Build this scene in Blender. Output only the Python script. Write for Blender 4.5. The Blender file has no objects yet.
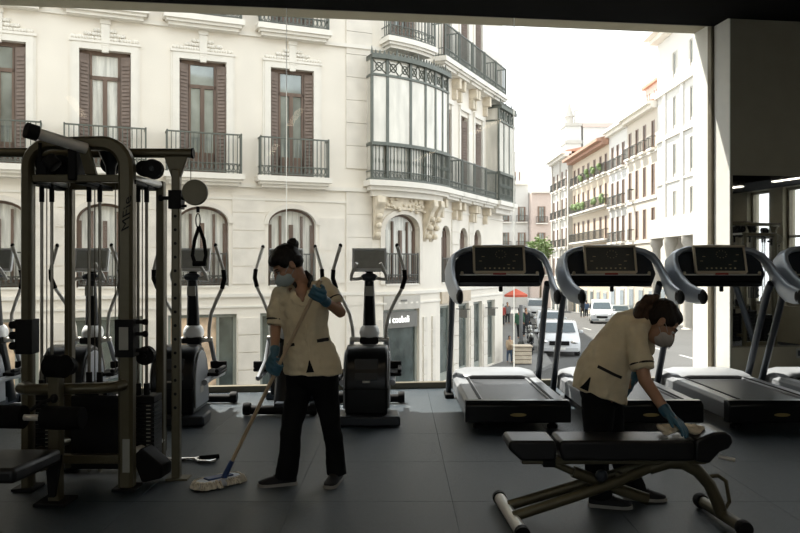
import bpy, bmesh, math, random
from mathutils import Vector, Matrix, noise
from mathutils.bvhtree import BVHTree
random.seed(7)
SC = bpy.context.scene
COL = SC.collection
V = Vector
PI = math.pi

# ---------------------------------------------------------------- camera, sky, sun, exposure
CAMH = 1.48
F = 778.0
cam_d = bpy.data.cameras.new('camera')
cam_d.sensor_width = 36.0
cam_d.lens = F / 800.0 * 36.0
cam_d.clip_start = 0.05
cam_d.clip_end = 500
cam = bpy.data.objects.new('camera', cam_d)
COL.objects.link(cam)
cam.location = (0, 0, CAMH)
cam.rotation_euler = (PI / 2, 0, 0)
SC.camera = cam

world = bpy.data.worlds.new('hazy_sky')
SC.world = world
world.use_nodes = True
bg = world.node_tree.nodes['Background']
bg.inputs[0].default_value = (0.93, 0.97, 1.0, 1)
bg.inputs[1].default_value = 1.0

sun_d = bpy.data.lights.new('sun', 'SUN')
sun_d.energy = 5.5
sun_d.angle = 0.009
sun_d.color = (1.0, 0.95, 0.86)
sun = bpy.data.objects.new('sun', sun_d)
COL.objects.link(sun)
SUN_AZ, SUN_EL = math.radians(44), math.radians(61)      # left of straight ahead, above the roofs
sdir = V((-math.sin(SUN_AZ) * math.cos(SUN_EL), math.cos(SUN_AZ) * math.cos(SUN_EL), math.sin(SUN_EL)))
sun.rotation_euler = sdir.to_track_quat('Z', 'Y').to_euler()
sun.location = (0, 30, 40)

SC.view_settings.view_transform = 'Standard'
SC.view_settings.look = 'None'
SC.view_settings.gamma = 1.0
SC.view_settings.use_curve_mapping = False
SC.view_settings.exposure = 1.22

# ---------------------------------------------------------------- helpers
def W(px, py, Y):
    """world point seen at a photograph pixel when it stands at depth Y"""
    return V(((px - 400.0) / F * Y, Y, CAMH - (py - 266.0) / F * Y))

ORG = {}

class MB:
    def __init__(s, fn=None):
        s.v, s.f, s.fn = [], [], fn

    def add(s, vs, fs):
        o = len(s.v)
        if s.fn:
            vs = [s.fn(V(p)) for p in vs]
        s.v += [V(p) for p in vs]
        s.f += [tuple(i + o for i in f) for f in fs]
        return s

    def box(s, x0, x1, y0, y1, z0, z1):
        return s.add([(x0, y0, z0), (x1, y0, z0), (x1, y1, z0), (x0, y1, z0),
                      (x0, y0, z1), (x1, y0, z1), (x1, y1, z1), (x0, y1, z1)],
                     [(0, 3, 2, 1), (4, 5, 6, 7), (0, 1, 5, 4), (1, 2, 6, 5), (2, 3, 7, 6), (3, 0, 4, 7)])

    def obox(s, c, size, R=None):
        hx, hy, hz = size[0] / 2, size[1] / 2, size[2] / 2
        pts = [V((a * hx, b * hy, d * hz)) for d in (-1, 1) for a, b in ((-1, -1), (1, -1), (1, 1), (-1, 1))]
        if R is not None:
            pts = [R @ p for p in pts]
        c = V(c)
        return s.add([p + c for p in pts],
                     [(0, 3, 2, 1), (4, 5, 6, 7), (0, 1, 5, 4), (1, 2, 6, 5), (2, 3, 7, 6), (3, 0, 4, 7)])

    def sbox(s, x0, x1, y0, y1, z0, z1, step=0.25):
        """box cut along x so that a mapping can bend it"""
        n = max(1, int(math.ceil((x1 - x0) / step)))
        vs, fs = [], []
        for i in range(n + 1):
            x = x0 + (x1 - x0) * i / n
            vs += [(x, y0, z0), (x, y1, z0), (x, y1, z1), (x, y0, z1)]
        for i in range(n):
            a, b = i * 4, i * 4 + 4
            for k in range(4):
                k2 = (k + 1) % 4
                fs.append((a + k, a + k2, b + k2, b + k))
        fs += [(0, 3, 2, 1), (n * 4, n * 4 + 1, n * 4 + 2, n * 4 + 3)]
        return s.add(vs, fs)

    def prism(s, pts, ext):
        n = len(pts)
        ext = V(ext)
        vs = [V(p) for p in pts] + [V(p) + ext for p in pts]
        fs = [tuple(range(n - 1, -1, -1)), tuple(range(n, 2 * n))]
        fs += [(i, (i + 1) % n, (i + 1) % n + n, i + n) for i in range(n)]
        return s.add(vs, fs)

    def loft(s, rings, cap=True, closed=False):
        n = len(rings[0])
        vs = [p for r in rings for p in r]
        fs = []
        m = len(rings)
        for i in range(m if closed else m - 1):
            a, b = i * n, ((i + 1) % m) * n
            for k in range(n):
                k2 = (k + 1) % n
                fs.append((a + k, a + k2, b + k2, b + k))
        if cap and not closed:
            fs.append(tuple(range(n - 1, -1, -1)))
            fs.append(tuple(range((m - 1) * n, m * n)))
        return s.add(vs, fs)

    def tube(s, path, r, n=10, cap=True, closed=False, flat=None, up=None):
        """round (or flattened: flat=(a,b) along frame axes) tube through points"""
        path = [V(p) for p in path]
        m = len(path)
        rs = r if isinstance(r, (list, tuple)) else [r] * m
        rings = []
        nrm = None
        for i in range(m):
            if closed:
                t = (path[(i + 1) % m] - path[i - 1]).normalized()
            elif i == 0:
                t = (path[1] - path[0]).normalized()
            elif i == m - 1:
                t = (path[-1] - path[-2]).normalized()
            else:
                t = ((path[i + 1] - path[i]).normalized() + (path[i] - path[i - 1]).normalized()).normalized()
            if up is not None:
                nrm = V(up) - t * V(up).dot(t)
            elif nrm is None:
                ref = V((0, 0, 1)) if abs(t.z) < 0.9 else V((1, 0, 0))
                nrm = ref - t * ref.dot(t)
            else:
                nrm = nrm - t * nrm.dot(t)
            nrm.normalize()
            b = t.cross(nrm)
            fa, fb = flat if flat else (1, 1)
            rings.append([path[i] + nrm * (math.cos(q) * rs[i] * fa) + b * (math.sin(q) * rs[i] * fb)
                          for q in [2 * PI * k / n for k in range(n)]])
        return s.loft(rings, cap, closed)

    def limb(s, path, radii, n=14):
        """tapered tube with rounded ends"""
        path = [V(p) for p in path]
        a, b = path[0], path[-1]
        ta, tb = (path[1] - a).normalized(), (b - path[-2]).normalized()
        pp, rr = [], []
        for q in (0.08, 0.45, 0.8):
            c = math.sqrt(1 - (1 - q) ** 2)
            pp.append(a - ta * radii[0] * (1 - q)); rr.append(radii[0] * c)
        pp += path; rr += list(radii)
        for q in (0.8, 0.45, 0.08):
            c = math.sqrt(1 - (1 - q) ** 2)
            pp.append(b + tb * radii[-1] * (1 - q)); rr.append(radii[-1] * c)
        return s.tube(pp, rr, n)

    def lathe(s, prof, c=(0, 0, 0), ax='z', n=20):
        c = V(c)
        rings = []
        for r, h in prof:
            ring = []
            for k in range(n):
                q = 2 * PI * k / n
                a, b = r * math.cos(q), r * math.sin(q)
                ring.append(c + {'z': V((a, b, h)), 'x': V((h, a, b)), 'y': V((b, h, a))}[ax])
            rings.append(ring)
        return s.loft(rings)

    def ell(s, c, r, R=None, nu=16, nv=10):
        c = V(c)
        rings = []
        for j in range(1, nv):
            a = PI * j / nv
            ring = []
            for k in range(nu):
                q = 2 * PI * k / nu
                p = V((r[0] * math.sin(a) * math.cos(q), r[1] * math.sin(a) * math.sin(q), -r[2] * math.cos(a)))
                ring.append(c + (R @ p if R is not None else p))
            rings.append(ring)
        return s.loft(rings)

    def mesh(s, name):
        me = bpy.data.meshes.new(name)
        me.from_pydata([tuple(p) for p in s.v], [], s.f)
        me.update()
        return me

    def build(s, name, material, parent=None, smooth=35, bev=0, seg=2):
        off = ORG.get(parent.name, V((0, 0, 0))) if parent else V((0, 0, 0))
        me = bpy.data.meshes.new(name)
        me.from_pydata([tuple(p - off) for p in s.v], [], s.f)
        if s.fn is None:
            bm = bmesh.new(); bm.from_mesh(me)
            bmesh.ops.recalc_face_normals(bm, faces=bm.faces)
            bm.to_mesh(me); bm.free()
        return link(name, me, material, parent, smooth, bev, seg)

def link(name, me, material, parent=None, smooth=35, bev=0, seg=2):
    if material is not None and not me.materials:
        me.materials.append(material)
    if smooth:
        me.polygons.foreach_set('use_smooth', [True] * len(me.polygons))
        me.set_sharp_from_angle(angle=math.radians(smooth))
    me.update()
    o = bpy.data.objects.new(name, me)
    COL.objects.link(o)
    if parent:
        o.parent = parent
        ORG[o.name] = ORG.get(parent.name, V((0, 0, 0)))
    if bev:
        b = o.modifiers.new('bevel', 'BEVEL')
        b.width = bev; b.segments = seg; b.limit_method = 'ANGLE'; b.angle_limit = math.radians(40)
    return o

def tag(o, label=None, cat=None, group=None, kind=None):
    if label: o['label'] = label
    if cat: o['category'] = cat
    if group: o['group'] = group
    if kind: o['kind'] = kind
    return o

def thing(name, label, cat, loc=(0, 0, 0), rz=0.0, group=None, world=False):
    o = bpy.data.objects.new(name, None)
    COL.objects.link(o)
    o.empty_display_size = 0.1
    o.location = loc
    o.rotation_euler = (0, 0, rz)
    if world:
        ORG[o.name] = V(loc)
    return tag(o, label, cat, group)

def copy_tree(o, parent=None):
    c = o.copy()
    COL.objects.link(c)
    if parent: c.parent = parent
    for ch in list(o.children):
        copy_tree(ch, c)
    return c

def struct(name, mb, m, parent=None, **k):
    return tag(mb.build(name, m, parent, **k), kind='structure')

def remeshed(name, mb, material, parent, voxel, smooth=4, disp=0.0, dscale=8.0, seed=0.0, flat=False):
    """union of the closed shapes in mb as one continuous skin"""
    me = mb.mesh('tmp')
    bm = bmesh.new(); bm.from_mesh(me)
    bmesh.ops.recalc_face_normals(bm, faces=bm.faces)
    bm.to_mesh(me); bm.free()
    t = bpy.data.objects.new('tmp', me)
    COL.objects.link(t)
    r = t.modifiers.new('r', 'REMESH'); r.mode = 'VOXEL'; r.voxel_size = voxel
    if smooth:
        q = t.modifiers.new('s', 'SMOOTH'); q.iterations = smooth; q.factor = 0.5
    dg = bpy.context.evaluated_depsgraph_get()
    dg.update()
    out = bpy.data.meshes.new_from_object(t.evaluated_get(dg))
    bpy.data.objects.remove(t); bpy.data.meshes.remove(me)
    if disp:
        ns = [v.normal.copy() for v in out.vertices]
        for v, nn in zip(out.vertices, ns):
            p = v.co * dscale + V((seed, seed * 1.7, 0))
            v.co += nn * disp * (noise.noise(V((p.x, p.y, p.z * 0.45))) + 0.4 * noise.noise(p * 2.1))
    bvh = BVHTree.FromPolygons([v.co.copy() for v in out.vertices], [tuple(p.vertices) for p in out.polygons])
    off = ORG.get(parent.name, V((0, 0, 0))) if parent else V((0, 0, 0))
    for v in out.vertices: v.co -= off
    out.materials.clear()
    o = link(name, out, material, parent, smooth=0 if flat else 60)
    return o, bvh

def text_mesh(txt, size, depth):
    cu = bpy.data.curves.new('t', 'FONT')
    cu.body = txt; cu.size = size; cu.extrude = depth; cu.align_x = 'CENTER'; cu.align_y = 'CENTER'
    t = bpy.data.objects.new('t', cu); COL.objects.link(t)
    dg = bpy.context.evaluated_depsgraph_get(); dg.update()
    me = bpy.data.meshes.new_from_object(t.evaluated_get(dg))
    bpy.data.objects.remove(t)
    return me

# ---------------------------------------------------------------- materials
MATS = {}
def mat(name, col, rough=0.5, metal=0.0, var=0.08, scale=5.0, bump=0.0, bscale=60.0, spec=0.5, emit=0.0,
        stretch=None, coat=0.0):
    m = bpy.data.materials.new(name)
    m.use_nodes = True
    nt = m.node_tree
    b = nt.nodes['Principled BSDF']
    b.inputs['Roughness'].default_value = rough
    b.inputs['Metallic'].default_value = metal
    b.inputs['Specular IOR Level'].default_value = spec
    b.inputs['Coat Weight'].default_value = coat
    tc = nt.nodes.new('ShaderNodeTexCoord')
    mp = nt.nodes.new('ShaderNodeMapping')
    if stretch: mp.inputs['Scale'].default_value = stretch
    nt.links.new(tc.outputs['Object'], mp.inputs[0])
    nz = nt.nodes.new('ShaderNodeTexNoise')
    nz.inputs['Scale'].default_value = scale
    nz.inputs['Detail'].default_value = 6
    nt.links.new(mp.outputs[0], nz.inputs['Vector'])
    rp = nt.nodes.new('ShaderNodeValToRGB')
    e = rp.color_ramp.elements
    e[0].position, e[1].position = 0.3, 0.7
    e[0].color = (*[max(0, c * (1 - var)) for c in col], 1)
    e[1].color = (*[min(1, c * (1 + var)) for c in col], 1)
    nt.links.new(nz.outputs['Fac'], rp.inputs[0])
    nt.links.new(rp.outputs[0], b.inputs['Base Color'])
    if bump:
        n2 = nt.nodes.new('ShaderNodeTexNoise')
        n2.inputs['Scale'].default_value = bscale
        n2.inputs['Detail'].default_value = 4
        nt.links.new(mp.outputs[0], n2.inputs['Vector'])
        bp = nt.nodes.new('ShaderNodeBump')
        bp.inputs['Strength'].default_value = bump
        bp.inputs['Distance'].default_value = 0.01
        nt.links.new(n2.outputs['Fac'], bp.inputs['Height'])
        nt.links.new(bp.outputs[0], b.inputs['Normal'])
    if emit:
        b.inputs['Emission Color'].default_value = (*col, 1)
        b.inputs['Emission Strength'].default_value = emit
    MATS[name] = m
    return m

def glass_mat(name, tint, refl):
    """clear sheet: lets light straight through, mirrors a little at grazing angles"""
    m = bpy.data.materials.new(name)
    m.use_nodes = True
    nt = m.node_tree
    for n in list(nt.nodes): nt.nodes.remove(n)
    out = nt.nodes.new('ShaderNodeOutputMaterial')
    tr = nt.nodes.new('ShaderNodeBsdfTransparent'); tr.inputs[0].default_value = (*tint, 1)
    gl = nt.nodes.new('ShaderNodeBsdfGlossy'); gl.inputs['Roughness'].default_value = 0.01
    mx = nt.nodes.new('ShaderNodeMixShader')
    lw = nt.nodes.new('ShaderNodeLayerWeight'); lw.inputs[0].default_value = 0.5
    pw = nt.nodes.new('ShaderNodeMath'); pw.operation = 'POWER'; pw.inputs[1].default_value = 4.0
    mm = nt.nodes.new('ShaderNodeMath'); mm.operation = 'MULTIPLY_ADD'; mm.inputs[1].default_value = refl; mm.inputs[2].default_value = 0.008
    nt.links.new(lw.outputs['Facing'], pw.inputs[0])
    nt.links.new(pw.outputs[0], mm.inputs[0])
    nt.links.new(mm.outputs[0], mx.inputs[0])
    nt.links.new(tr.outputs[0], mx.inputs[1]); nt.links.new(gl.outputs[0], mx.inputs[2])
    nt.links.new(mx.outputs[0], out.inputs[0])
    MATS[name] = m
    return m

mat('rubber', (0.014, 0.027, 0.038), 0.32, var=0.6, scale=45, bump=0.7, bscale=220, spec=0.55)
mat('rubber_dark', (0.02, 0.023, 0.026), 0.7, var=0.2, spec=0.2)
mat('wall_paint', (0.33, 0.30, 0.22), 0.8, var=0.04, bump=0.08, bscale=120)
mat('wall_white', (0.8, 0.78, 0.72), 0.7, var=0.03)
mat('ceiling_black', (0.006, 0.006, 0.006), 0.9, spec=0.05)
mat('frame_bronze', (0.16, 0.14, 0.10), 0.45, 0.5)
mat('mirror', (0.85, 0.86, 0.85), 0.02, 1.0, var=0.01)
glass_mat('pane', (0.985, 0.992, 0.988), 0.5)
def joint_mat():
    m = bpy.data.materials.new('joint'); m.use_nodes = True
    nt = m.node_tree
    for n in list(nt.nodes): nt.nodes.remove(n)
    out = nt.nodes.new('ShaderNodeOutputMaterial')
    a = nt.nodes.new('ShaderNodeBsdfTranslucent'); a.inputs[0].default_value = (0.9, 0.9, 0.88, 1)
    d = nt.nodes.new('ShaderNodeBsdfDiffuse'); d.inputs[0].default_value = (0.8, 0.8, 0.78, 1)
    x = nt.nodes.new('ShaderNodeMixShader'); x.inputs[0].default_value = 0.25
    nt.links.new(a.outputs[0], x.inputs[1]); nt.links.new(d.outputs[0], x.inputs[2]); nt.links.new(x.outputs[0], out.inputs[0])
    MATS['joint'] = m
joint_mat()
mat('black_gloss', (0.008, 0.009, 0.010), 0.28, var=0.15, spec=0.3)
mat('black_matte', (0.008, 0.008, 0.008), 0.6, var=0.2, bump=0.05, spec=0.15)
mat('black_vinyl', (0.009, 0.009, 0.010), 0.33, var=0.2, bump=0.12, bscale=160, spec=0.35)
mat('foam', (0.007, 0.007, 0.007), 0.85, bump=0.3, bscale=300, spec=0.1)
mat('gunmetal', (0.105, 0.092, 0.056), 0.34, 0.35, var=0.06, scale=20, spec=0.35)
mat('silver', (0.68, 0.66, 0.61), 0.3, 0.2, var=0.05)
mat('chrome', (0.7, 0.7, 0.68), 0.14, 1.0, var=0.03)
mat('steel_cable', (0.16, 0.15, 0.12), 0.4, 0.6)
mat('rod_steel', (0.20, 0.185, 0.15), 0.3, 0.7)
mat('grey_shell', (0.36, 0.4, 0.46), 0.32, 0.25, var=0.04)
mat('grey_light', (0.40, 0.42, 0.45), 0.38, 0.1, var=0.04)
mat('grey_dark', (0.035, 0.042, 0.052), 0.35, 0.1, var=0.06, spec=0.3)
mat('dome_grey', (0.78, 0.80, 0.81), 0.4)
mat('hood_grey', (0.25, 0.26, 0.275), 0.36, 0.05, var=0.04)
mat('screen', (0.02, 0.028, 0.03), 0.35, var=0.1)
mat('screen_grey', (0.36, 0.38, 0.36), 0.3, var=0.15, scale=12)
mat('icon', (0.32, 0.27, 0.16), 0.5, emit=0.05)
mat('red_plastic', (0.35, 0.03, 0.02), 0.4)
mat('bezel', (0.6, 0.52, 0.38), 0.4, 0.2)
mat('label_grey', (0.32, 0.32, 0.28), 0.5)
mat('gold_logo', (0.42, 0.33, 0.14), 0.4, 0.5)
mat('belt', (0.03, 0.032, 0.035), 0.4, var=0.15, bump=0.15, bscale=200)
# outside
mat('plaster', (0.76, 0.705, 0.62), 0.85, var=0.04, scale=1.5, bump=0.1, bscale=30)
mat('stone', (0.70, 0.65, 0.575), 0.85, var=0.1, scale=2.2, bump=0.25, bscale=25)
mat('stone_carved', (0.66, 0.58, 0.46), 0.85, var=0.16, scale=6, bump=0.6, bscale=22)
mat('moulding', (0.75, 0.71, 0.64), 0.8, var=0.04)
mat('wood_brown', (0.13, 0.085, 0.062), 0.55, var=0.2, scale=8, stretch=(1, 1, 0.15))
mat('wood_grey', (0.17, 0.125, 0.10), 0.6, var=0.15, scale=8)
mat('iron_green', (0.115, 0.125, 0.108), 0.5, 0.2, var=0.15)
mat('iron_dark', (0.085, 0.085, 0.075), 0.5, 0.3, var=0.15)
mat('ext_glass', (0.28, 0.31, 0.30), 0.06, 0.35, var=0.5, scale=0.9, spec=0.8)
mat('curtain', (0.60, 0.59, 0.54), 0.3, var=0.3, scale=3, stretch=(4, 4, 0.4))
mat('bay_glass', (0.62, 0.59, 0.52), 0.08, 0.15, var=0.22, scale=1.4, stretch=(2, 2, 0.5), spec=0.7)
mat('shop_glass', (0.085, 0.105, 0.10), 0.08, 0.2, var=0.5, scale=1.5, spec=0.8)
mat('shop_frame', (0.28, 0.30, 0.27), 0.5, 0.2)
mat('shop_warm', (0.7, 0.52, 0.36), 0.6, var=0.4, scale=3)
mat('sign_grey', (0.16, 0.155, 0.14), 0.6)
mat('sign_white', (0.9, 0.9, 0.88), 0.5, emit=0.6)
mat('asphalt', (0.065, 0.064, 0.062), 0.85, var=0.12, scale=0.6, bump=0.2, bscale=20)
mat('pavement', (0.16, 0.157, 0.15), 0.85, var=0.1, scale=1.2, bump=0.15, bscale=15)
mat('road_paint', (0.4, 0.4, 0.38), 0.7)
mat('row_cream', (0.56, 0.50, 0.42), 0.85, var=0.04)
mat('row_ochre', (0.56, 0.47, 0.36), 0.85, var=0.05)
mat('row_white', (0.62, 0.60, 0.56), 0.85, var=0.03)
mat('row_pink', (0.60, 0.49, 0.43), 0.85, var=0.06)
mat('row_stone', (0.50, 0.47, 0.42), 0.85, var=0.06)
mat('roof_tile', (0.42, 0.25, 0.18), 0.85, var=0.15)
mat('win_brown', (0.20, 0.13, 0.095), 0.5, var=0.15)
mat('leaf', (0.17, 0.24, 0.09), 0.6, var=0.4, scale=3)
mat('bark', (0.12, 0.09, 0.06), 0.9)
mat('car_white', (0.55, 0.56, 0.57), 0.25, 0.0, var=0.02, coat=0.6)
mat('car_grey', (0.25, 0.27, 0.28), 0.3, 0.3, var=0.03, coat=0.6)
mat('car_glass', (0.05, 0.07, 0.08), 0.06, 0.1, spec=0.8)
mat('tyre', (0.02, 0.02, 0.02), 0.8, spec=0.1)
mat('plate_white', (0.8, 0.8, 0.75), 0.5)
mat('awning_red', (0.62, 0.13, 0.08), 0.8, var=0.1)
mat('crate_tan', (0.52, 0.44, 0.34), 0.8, var=0.1)
# people
mat('skin', (0.36, 0.195, 0.115), 0.5, var=0.06, scale=12, bump=0.03)
mat('hair', (0.008, 0.006, 0.005), 0.45, var=0.5, scale=30, bump=0.5, bscale=90, stretch=(3, 3, 0.6), spec=0.2)
mat('hair_brown', (0.014, 0.008, 0.005), 0.45, var=0.5, scale=30, bump=0.5, bscale=90, stretch=(3, 3, 0.6), spec=0.2)
mat('hair_brown_lit', (0.045, 0.024, 0.014), 0.45, var=0.5, scale=30, bump=0.5, bscale=90, spec=0.25)  # the same brown hair painted lighter where light catches the ponytail
mat('tunic', (0.68, 0.58, 0.39), 0.85, var=0.07, scale=6, bump=1.0, bscale=16)
mat('trim_dark', (0.03, 0.026, 0.024), 0.8, spec=0.1)
mat('trousers', (0.008, 0.0085, 0.009), 0.85, var=0.2, bump=0.25, bscale=30, spec=0.08)
mat('glove', (0.035, 0.115, 0.17), 0.4, var=0.12, scale=20, bump=0.15, bscale=60)
mat('mask', (0.36, 0.42, 0.42), 0.85, var=0.04, bump=0.15, bscale=90)
mat('mask_white', (0.42, 0.38, 0.34), 0.85, var=0.04, bump=0.15, bscale=90)
mat('shoe', (0.018, 0.018, 0.02), 0.6, bump=0.2, spec=0.15)
mat('sole', (0.30, 0.29, 0.26), 0.7)
mat('eye_white', (0.75, 0.73, 0.70), 0.3)
mat('eye_dark', (0.02, 0.012, 0.008), 0.2)
mat('pole_wood', (0.50, 0.38, 0.24), 0.45, var=0.12, stretch=(1, 1, 0.2))
mat('mop_cotton', (0.62, 0.57, 0.47), 0.95, var=0.2, scale=30, bump=0.6, bscale=80)
mat('mop_blue', (0.03, 0.06, 0.17), 0.45)
mat('mop_cloth', (0.58, 0.63, 0.70), 0.8, var=0.08)
mat('wipe', (0.66, 0.57, 0.42), 0.95, var=0.12, scale=15, bump=0.5, bscale=70)
mat('fill_glow', (1.0, 0.82, 0.58), 0.5, emit=4.5, var=0.0)
mat('lamp_glow', (1.0, 0.93, 0.8), 0.5, emit=2.5, var=0.0)
M = MATS
# ---------------------------------------------------------------- the room
WA = math.atan2(0.1303, 1.0)            # the window wall runs away a little to the right
WO = V((0, 9.446, 0))
RW = Matrix.Rotation(WA, 3, 'Z')
def wl(p):                               # wall coordinates (along, outward, up) -> world
    return RW @ V(p) + WO
JR, JL, HD, IN, OUT = 4.045, -6.6, 4.6, -0.41, 0.46
X0R, X1R, Y0R = -7.2, 9.0, -5.0
CEIL = 4.52

mb = MB(); mb.prism([(X0R, Y0R, -0.30), (X1R, Y0R, -0.30), (X1R, 9.446 + 0.1303 * X1R + 0.04, -0.30), (X0R, 9.446 + 0.1303 * X0R + 0.04, -0.30)], (0, 0, 0.278))
floor = struct('floor', mb, M['rubber_dark'])
# loose-laid rubber tiles, each its own piece
tile = MB().box(-0.4992, 0.4992, -0.4992, 0.4992, -0.02, 0.0).mesh('floor_tile')
n_t = 0
for iy in range(-1, 9):
    for ix in range(-7, 9):
        cx, cy = -0.17 + ix, 2.4 + iy
        if iy < 1 and not (-3 < ix < 4): continue
        cyw = 9.446 + 0.1303 * cx
        if cy + 0.5 > cyw - 0.16: continue
        o = link('floor_tile', tile, M['rubber'], floor, smooth=0, bev=0.0012, seg=1)
        o.location = (cx, cy, 0)
        n_t += 1
# the cut pieces along the window, and the plain floor behind the camera
for ix in range(-7, 6):
    cx = -0.17 + ix
    r0 = 2.9 + max(k for k in range(-1, 9) if 2.4 + k + 0.5 <= 9.446 + 0.1303 * cx - 0.16)
    a, b = cx - 0.4992, cx + 0.4992
    ya, yb = 9.446 + 0.1303 * a - 0.05, 9.446 + 0.1303 * b - 0.05
    if cx > 3.4: ya, yb = ya - 0.4, yb - 0.4
    m2 = MB().prism([(a, r0 + 0.001, -0.02), (b, r0 + 0.001, -0.02), (b, yb, -0.02), (a, ya, -0.02)], (0, 0, 0.02))
    m2.build('floor_tile', M['rubber'], floor, smooth=0)
MB().box(X0R, X1R, Y0R, 0.897, -0.022, 0.0).build('floor_sheet', M['rubber'], floor, smooth=0)

wf = MB(wl)
wf.box(JR, 7.5, IN, OUT, -3.2, 9.0)
wf.box(-12.0, JL, IN, OUT, -3.2, 9.0)
wf.box(JL, JR, IN, OUT, HD + 0.0, 9.0)
wf.box(JL, JR, 0.05, OUT, -3.2, -0.02)
wfo = struct('wall_front', wf, M['wall_paint'], smooth=0)
rv = MB(wl)
rv.box(JR - 0.012, JR, IN + 0.002, -0.05, 0, HD)
rv.box(JR - 0.012, JR, 0.05, OUT + 0.03, -0.1, HD)
rv.box(JL, JL + 0.012, IN + 0.002, -0.05, 0, HD)
rv.box(JL, JL + 0.012, 0.05, OUT + 0.03, -0.1, HD)
rv.box(JL, JR, 0.05, OUT + 0.03, -0.06, 0.0)
struct('trim_1', rv, M['wall_white'], smooth=0)
hb = MB(wl); hb.box(JL, JR, IN - 0.02, -0.05, HD - 0.06, HD + 0.05)
struct('trim_2', hb, M['ceiling_black'], smooth=0)

# the big window: bronze frame, butt-jointed sheets of glass
fr = MB(wl)
fr.box(JL, JR, -0.05, 0.05, 0.0, 0.075)
fr.box(JL, JR, -0.05, 0.05, HD - 0.035, HD)
fr.box(JR - 0.05, JR - 0.012, -0.05, 0.05, 0.075, HD - 0.035)
fr.box(JL + 0.012, JL + 0.05, -0.05, 0.05, 0.075, HD - 0.035)
win = struct('window_1', fr, M['frame_bronze'], bev=0.006)
def wx(px):
    k = (px - 400) / F
    return (9.446 * k / (1 - 0.1303 * k)) / math.cos(WA)
seams = [JL + 0.05, wx(286.5), wx(514), JR - 0.05]
for a, b in zip(seams[:-1], seams[1:]):
    MB(wl).box(a + 0.004, b - 0.004, -0.008, 0.008, 0.075, HD - 0.035).build('pane', M['pane'], win, smooth=0)
for a in seams[1:-1]:
    MB(wl).box(a - 0.004, a + 0.004, -0.01, 0.01, 0.075, HD - 0.035).build('glass_joint', M['joint'], win, smooth=0)

struct('ceiling', MB().box(X0R - 0.3, X1R + 0.3, Y0R - 0.3, 8.7, CEIL, CEIL + 0.25), M['ceiling_black'], smooth=0)
cb = MB(wl); cb.box(-7.5, 9.5, -1.6, IN - 0.02, CEIL, CEIL + 0.24)
struct('ceiling_edge', cb, M['ceiling_black'], smooth=0)

# back and left walls with the windows that light the room from behind
def wall_y(name, y0, y1, xa, xb, holes, m):
    w = MB()
    xs = sorted({xa, xb} | {h[0] for h in holes} | {h[1] for h in holes})
    for a, b in zip(xs[:-1], xs[1:]):
        h = [q for q in holes if q[0] <= a and b <= q[1]]
        if h:
            w.box(a, b, y0, y1, -0.3, h[0][2]); w.box(a, b, y0, y1, h[0][3], CEIL + 0.25)
        else:
            w.box(a, b, y0, y1, -0.3, CEIL + 0.25)
    return struct(name, w, m, smooth=0)
def wall_x(name, x0, x1, ya, yb, holes, m):
    w = MB()
    ys = sorted({ya, yb} | {h[0] for h in holes} | {h[1] for h in holes})
    for a, b in zip(ys[:-1], ys[1:]):
        h = [q for q in holes if q[0] <= a and b <= q[1]]
        if h:
            w.box(x0, x1, a, b, -0.3, h[0][2]); w.box(x0, x1, a, b, h[0][3], CEIL + 0.25)
        else:
            w.box(x0, x1, a, b, -0.3, CEIL + 0.25)
    return struct(name, w, m, smooth=0)
BACKWIN = [(-5.6, -3.6, 0.9, 3.2), (-2.6, -0.6, 0.9, 3.2), (0.6, 2.6, 0.9, 3.2)]
wall_y('wall_back', Y0R - 0.3, Y0R, X0R - 0.3, X1R + 0.3, BACKWIN, M['wall_paint'])
wall_x('wall_left', X0R - 0.3, X0R, Y0R, 8.5, [], M['wall_paint'])
RWIN = [(3.72, 4.36, 0.7, 3.05), (4.75, 5.9, 0.7, 3.05)]
wall_x('wall_right', X1R, X1R + 0.3, Y0R, 10.2, RWIN, M['wall_paint'])
wn = 2
for a, b, z0, z1 in BACKWIN:
    f = MB()
    f.box(a, b, Y0R - 0.2, Y0R - 0.12, z0, z0 + 0.07); f.box(a, b, Y0R - 0.2, Y0R - 0.12, z1 - 0.07, z1)
    for x in (a, (a + b) / 2 - 0.035, b - 0.07):
        f.box(x, x + 0.07, Y0R - 0.2, Y0R - 0.12, z0 + 0.07, z1 - 0.07)
    wo = struct('window_%d' % wn, f, M['frame_bronze'], smooth=0); wn += 1
    for x0, x1 in ((a + 0.07, (a + b) / 2 - 0.035), ((a + b) / 2 + 0.035, b - 0.07)):
        MB().box(x0, x1, Y0R - 0.165, Y0R - 0.155, z0 + 0.07, z1 - 0.07).build('pane', M['pane'], wo, smooth=0)
for a, b, z0, z1 in RWIN:
    f = MB()
    f.box(X1R + 0.1, X1R + 0.18, a, b, z0, z0 + 0.06); f.box(X1R + 0.1, X1R + 0.18, a, b, z1 - 0.06, z1)
    f.box(X1R + 0.1, X1R + 0.18, a, b, 2.05, 2.1)
    for y in (a, b - 0.06):
        f.box(X1R + 0.1, X1R + 0.18, y, y + 0.06, z0 + 0.06, z1 - 0.06)
    wo = struct('window_%d' % wn, f, M['frame_bronze'], smooth=0); wn += 1
    MB().box(X1R + 0.135, X1R + 0.145, a + 0.06, b - 0.06, z0 + 0.06, z1 - 0.06).build('pane', M['pane'], wo, smooth=0)
struct('trim_3', MB().box(X1R - 1.2, X1R, 1.0, 8.9, 3.06, CEIL), M['ceiling_black'], smooth=0)

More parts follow.
